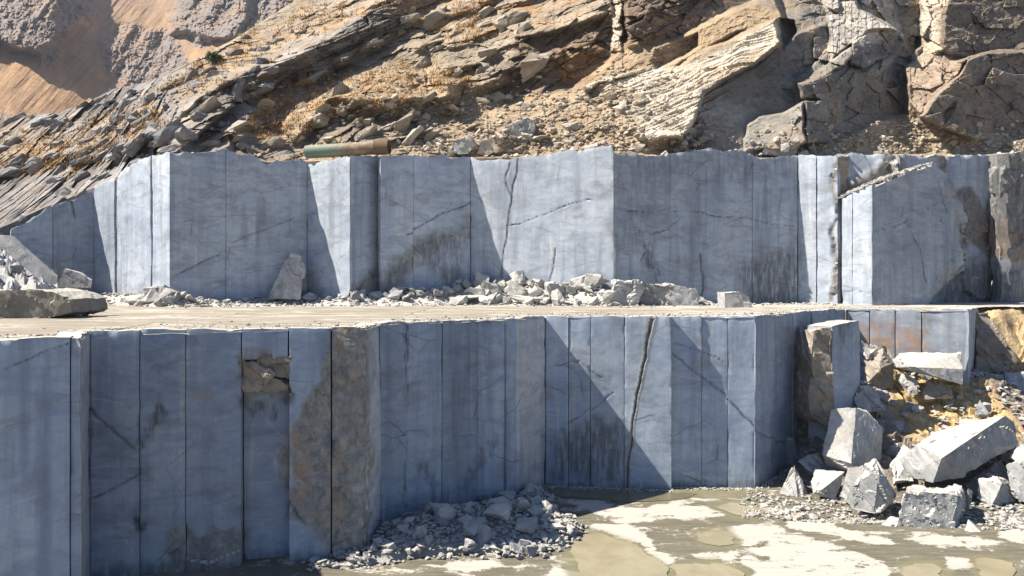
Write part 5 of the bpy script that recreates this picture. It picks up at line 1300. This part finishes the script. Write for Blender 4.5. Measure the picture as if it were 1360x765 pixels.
# chips round the boulders
pts = []; ss = []
for i in range(1500):
    px = RNG.uniform(985, 1365); x_, y_ = on_floor(px, RNG.uniform(655, 690) + (px - 1000) * 0.045)
    s_ = float(np.clip(RNG.lognormal(-2.5, .5), .03, .3)); pts.append((x_, y_, s_ * .2)); ss.append(s_)
for i in range(700):
    x = RNG.uniform(1.3, 13); y = float(np.interp(x, fx_, fy_)) - abs(RNG.normal(0, .18)) - .08
    s_ = RNG.uniform(.03, .13); pts.append((x, y, s_ * .2)); ss.append(s_)
for i in range(900):
    x = RNG.uniform(10, 22); y = RNG.uniform(25.5, 33); s_ = RNG.uniform(.08, .35)
    pts.append((x, y, float(hf1(np.array([x]), np.array([y]))[0]) + s_ * .2)); ss.append(s_)
debris('gravel', pts, ss, M_RUB_L, 'pale chips round the fallen boulders')
for i in range(20):
    px = RNG.uniform(1000, 1355); x_, y_ = on_floor(px, RNG.uniform(652, 680) + (px - 1000) * 0.045); s_ = RNG.uniform(.14, .4)
    stone('rubble_stone', (x_, y_, s_ * .2), s_, 'l', 'small pale stone on the floor before the fallen boulders', 'rubble stone', 'small stones before the fallen boulders')
for i in range(20):
    x = RNG.uniform(10.5, 20); y = RNG.uniform(26, 31); s_ = RNG.uniform(.5, 1.5)
    stone('rubble_stone', (x, y, float(hf1(np.array([x]), np.array([y]))[0]) + s_ * .15), s_, 'g', 'shaded grey stone in the bank behind the fallen boulders', 'rubble stone', 'stones in the broken bank')
# rubble along the sloping top of the huge block
pts = []; ss = []
for i in range(700):
    t_ = RNG.rand(); px = 1118 + t_ * 124; back = RNG.uniform(0, 2.6)
    py = np.interp(px, [1118, 1135, 1158, 1190, 1240], [263, 255, 246, 232, 216]); yb = np.interp(px, [1118, 1158, 1242], [39.5, 38.3, 39.4])
    s_ = RNG.uniform(.06, .3); z = CAMZ - (py - HY) / F * yb
    pts.append((xof(px, yb), yb + back, z + s_ * .1)); ss.append(s_)
debris('gravel', pts, ss, M_RUB_L, 'loose chips on the sloping top of the huge block')

# ------------------------------------------------------------------ plants on the slope
mgk = NT('dry_grass'); M_GR = mgk.done(mgk.mix(mgk.noise(mgk.pos(), 1.3, 3), (0.30, 0.15, 0.05), (0.42, 0.29, 0.13)), .9)
Vg = []; Fg = []
cnt = 0
while cnt < 4200:
    px, py = RNG.uniform(-20, 640), RNG.uniform(0, 240)
    q = slope_at(px, py)
    if q is None: cnt += 1; continue
    r_, c_ = ni[int((py + 60) / 4), int((px + 120) / 4)]
    if grassy[r_, c_] < RNG.uniform(.25, .8): cnt += .2; continue
    cnt += 1
    hs = RNG.uniform(.12, .36)
    for b_ in range(9):
        an = RNG.uniform(0, 6.28); l_ = hs * RNG.uniform(.6, 1.1); ox, oy = RNG.normal(0, .16, 2); lean_ = RNG.uniform(.2, .8)
        w_ = 0.03
        p0_ = np.array([q.x + ox, q.y + oy, q.z - .05]); tip = p0_ + np.array([math.cos(an) * lean_ * l_, math.sin(an) * lean_ * l_, l_])
        sd__ = np.array([-math.sin(an), math.cos(an), 0]) * w_
        o_ = len(Vg); Vg += [p0_ - sd__, p0_ + sd__, tip]; Fg.append((o_, o_ + 1, o_ + 2))
me = tri_mesh('dry_grass', np.array(Vg), np.array(Fg))
tag(link('dry_grass', me, M_GR), 'tufts of dry orange and straw grass on the left hillside', None, None, 'stuff')
# the one green bush
q = slope_at(280, 80) or at(280, 84, 52)
bush = empty('green_bush', tuple(q)); tag(bush, 'single dark green bush on the left hillside ridge', 'bush')
ml = NT('bush_leaf'); M_LEAF = ml.done(ml.mix(ml.noise(ml.pos(), 4, 3), (0.035, 0.055, 0.02), (0.10, 0.13, 0.05)), .8)
Vg = []; Fg = []
for i in range(1800):
    dv = RNG.normal(size=3); dv /= np.linalg.norm(dv); r_ = RNG.uniform(.5, 1) * (0.75 + 0.25 * math.sin(dv[0] * 7 + dv[1] * 5))
    c_ = np.array([q.x, q.y, q.z + .40]) + dv * r_ * np.array([.75, .6, .5])
    a_ = RNG.normal(size=3); a_ /= np.linalg.norm(a_); b_ = np.cross(a_, RNG.normal(size=3)); b_ /= np.linalg.norm(b_)
    s_ = RNG.uniform(.04, .08); o_ = len(Vg); Vg += [c_ - a_ * s_, c_ + b_ * s_ * .6, c_ + a_ * s_, c_ - b_ * s_ * .6]; Fg.append((o_, o_ + 1, o_ + 2, o_ + 3))
o = link('foliage', tri_mesh('foliage', np.array(Vg), np.array(Fg)), M_LEAF); wall_part(o, bush)
mb_ = NT('bush_bark'); M_BARK = mb_.done((0.14, 0.10, 0.07), .9)
Vg = []; Fg = []
for i in range(9):
    an = i * .7; tip = np.array([q.x + math.cos(an) * .5, q.y + math.sin(an) * .4, q.z + .6]); b0 = np.array([q.x, q.y, q.z - .1]); o_ = len(Vg)
    Vg += [b0 + (.03, 0, 0), b0 + (-.02, .03, 0), b0 + (-.02, -.03, 0), tip]; Fg += [(o_, o_ + 1, o_ + 3), (o_ + 1, o_ + 2, o_ + 3), (o_ + 2, o_, o_ + 3)]
o = link('stem', tri_mesh('stem', np.array(Vg), np.array(Fg)), M_BARK); wall_part(o, bush)

# ------------------------------------------------------------------ say which stone is which
WORDS = ('largest', 'second largest', 'third largest', 'fourth largest', 'fifth largest')
for g, lst in STONES.items():
    if len(lst) < 6: continue
    order_ = sorted(lst, key=lambda a: a[0].location.x / a[0].location.y)
    nb = 1 if len(lst) < 14 else (3 if len(lst) < 50 else 5)
    parts = {1: [''], 3: ['left third', 'middle third', 'right third'], 5: ['left end', 'left half', 'middle', 'right half', 'right end']}[nb]
    for bi in range(nb):
        chunk = order_[bi * len(order_) // nb:(bi + 1) * len(order_) // nb]
        chunk = sorted(chunk, key=lambda a: -a[1] / a[0].location.y)
        for i, (o, sz) in enumerate(chunk):
            flat = o.scale.z / max(o.scale.x, o.scale.y)
            shape = 'flat' if flat < .5 else ('long' if o.scale.x > 1.45 * o.scale.y else 'chunky')
            w_ = WORDS[i] if i < 5 else ('smallest' if i == len(chunk) - 1 else ('medium ' if i < len(chunk) * .6 else 'little ') + shape)
            lab = w_ + ' ' + o['label'] + (', ' + parts[bi] if parts[bi] else '')
            if len(lab.split()) > 16: lab = w_ + ' ' + o['label']
            if len(lab.split()) > 16: lab = o['label']
            o['label'] = lab

# ------------------------------------------------------------------ thin mountain air
bm = bmesh.new(); bmesh.ops.create_cube(bm, size=1.0)
me = bpy.data.meshes.new('haze'); bm.to_mesh(me); bm.free()
hz = bpy.data.objects.new('haze', me); COL.objects.link(hz)
hz.scale = (1400, 900, 330); hz.location = (0, 400, 330 / 2 - 1.2)
mh = bpy.data.materials.new('thin_air'); mh.use_nodes = True
tn_ = mh.node_tree; tn_.nodes.remove(tn_.nodes['Principled BSDF'])
pv = tn_.nodes.new('ShaderNodeVolumePrincipled'); pv.inputs['Density'].default_value = 0.00022
pv.inputs['Color'].default_value = (0.78, 0.84, 1.0, 1); pv.inputs['Anisotropy'].default_value = 0.0
tn_.links.new(pv.outputs[0], tn_.nodes['Material Output'].inputs['Volume'])
me.materials.append(mh)
tag(hz, 'thin bluish mountain air', None, None, 'stuff')
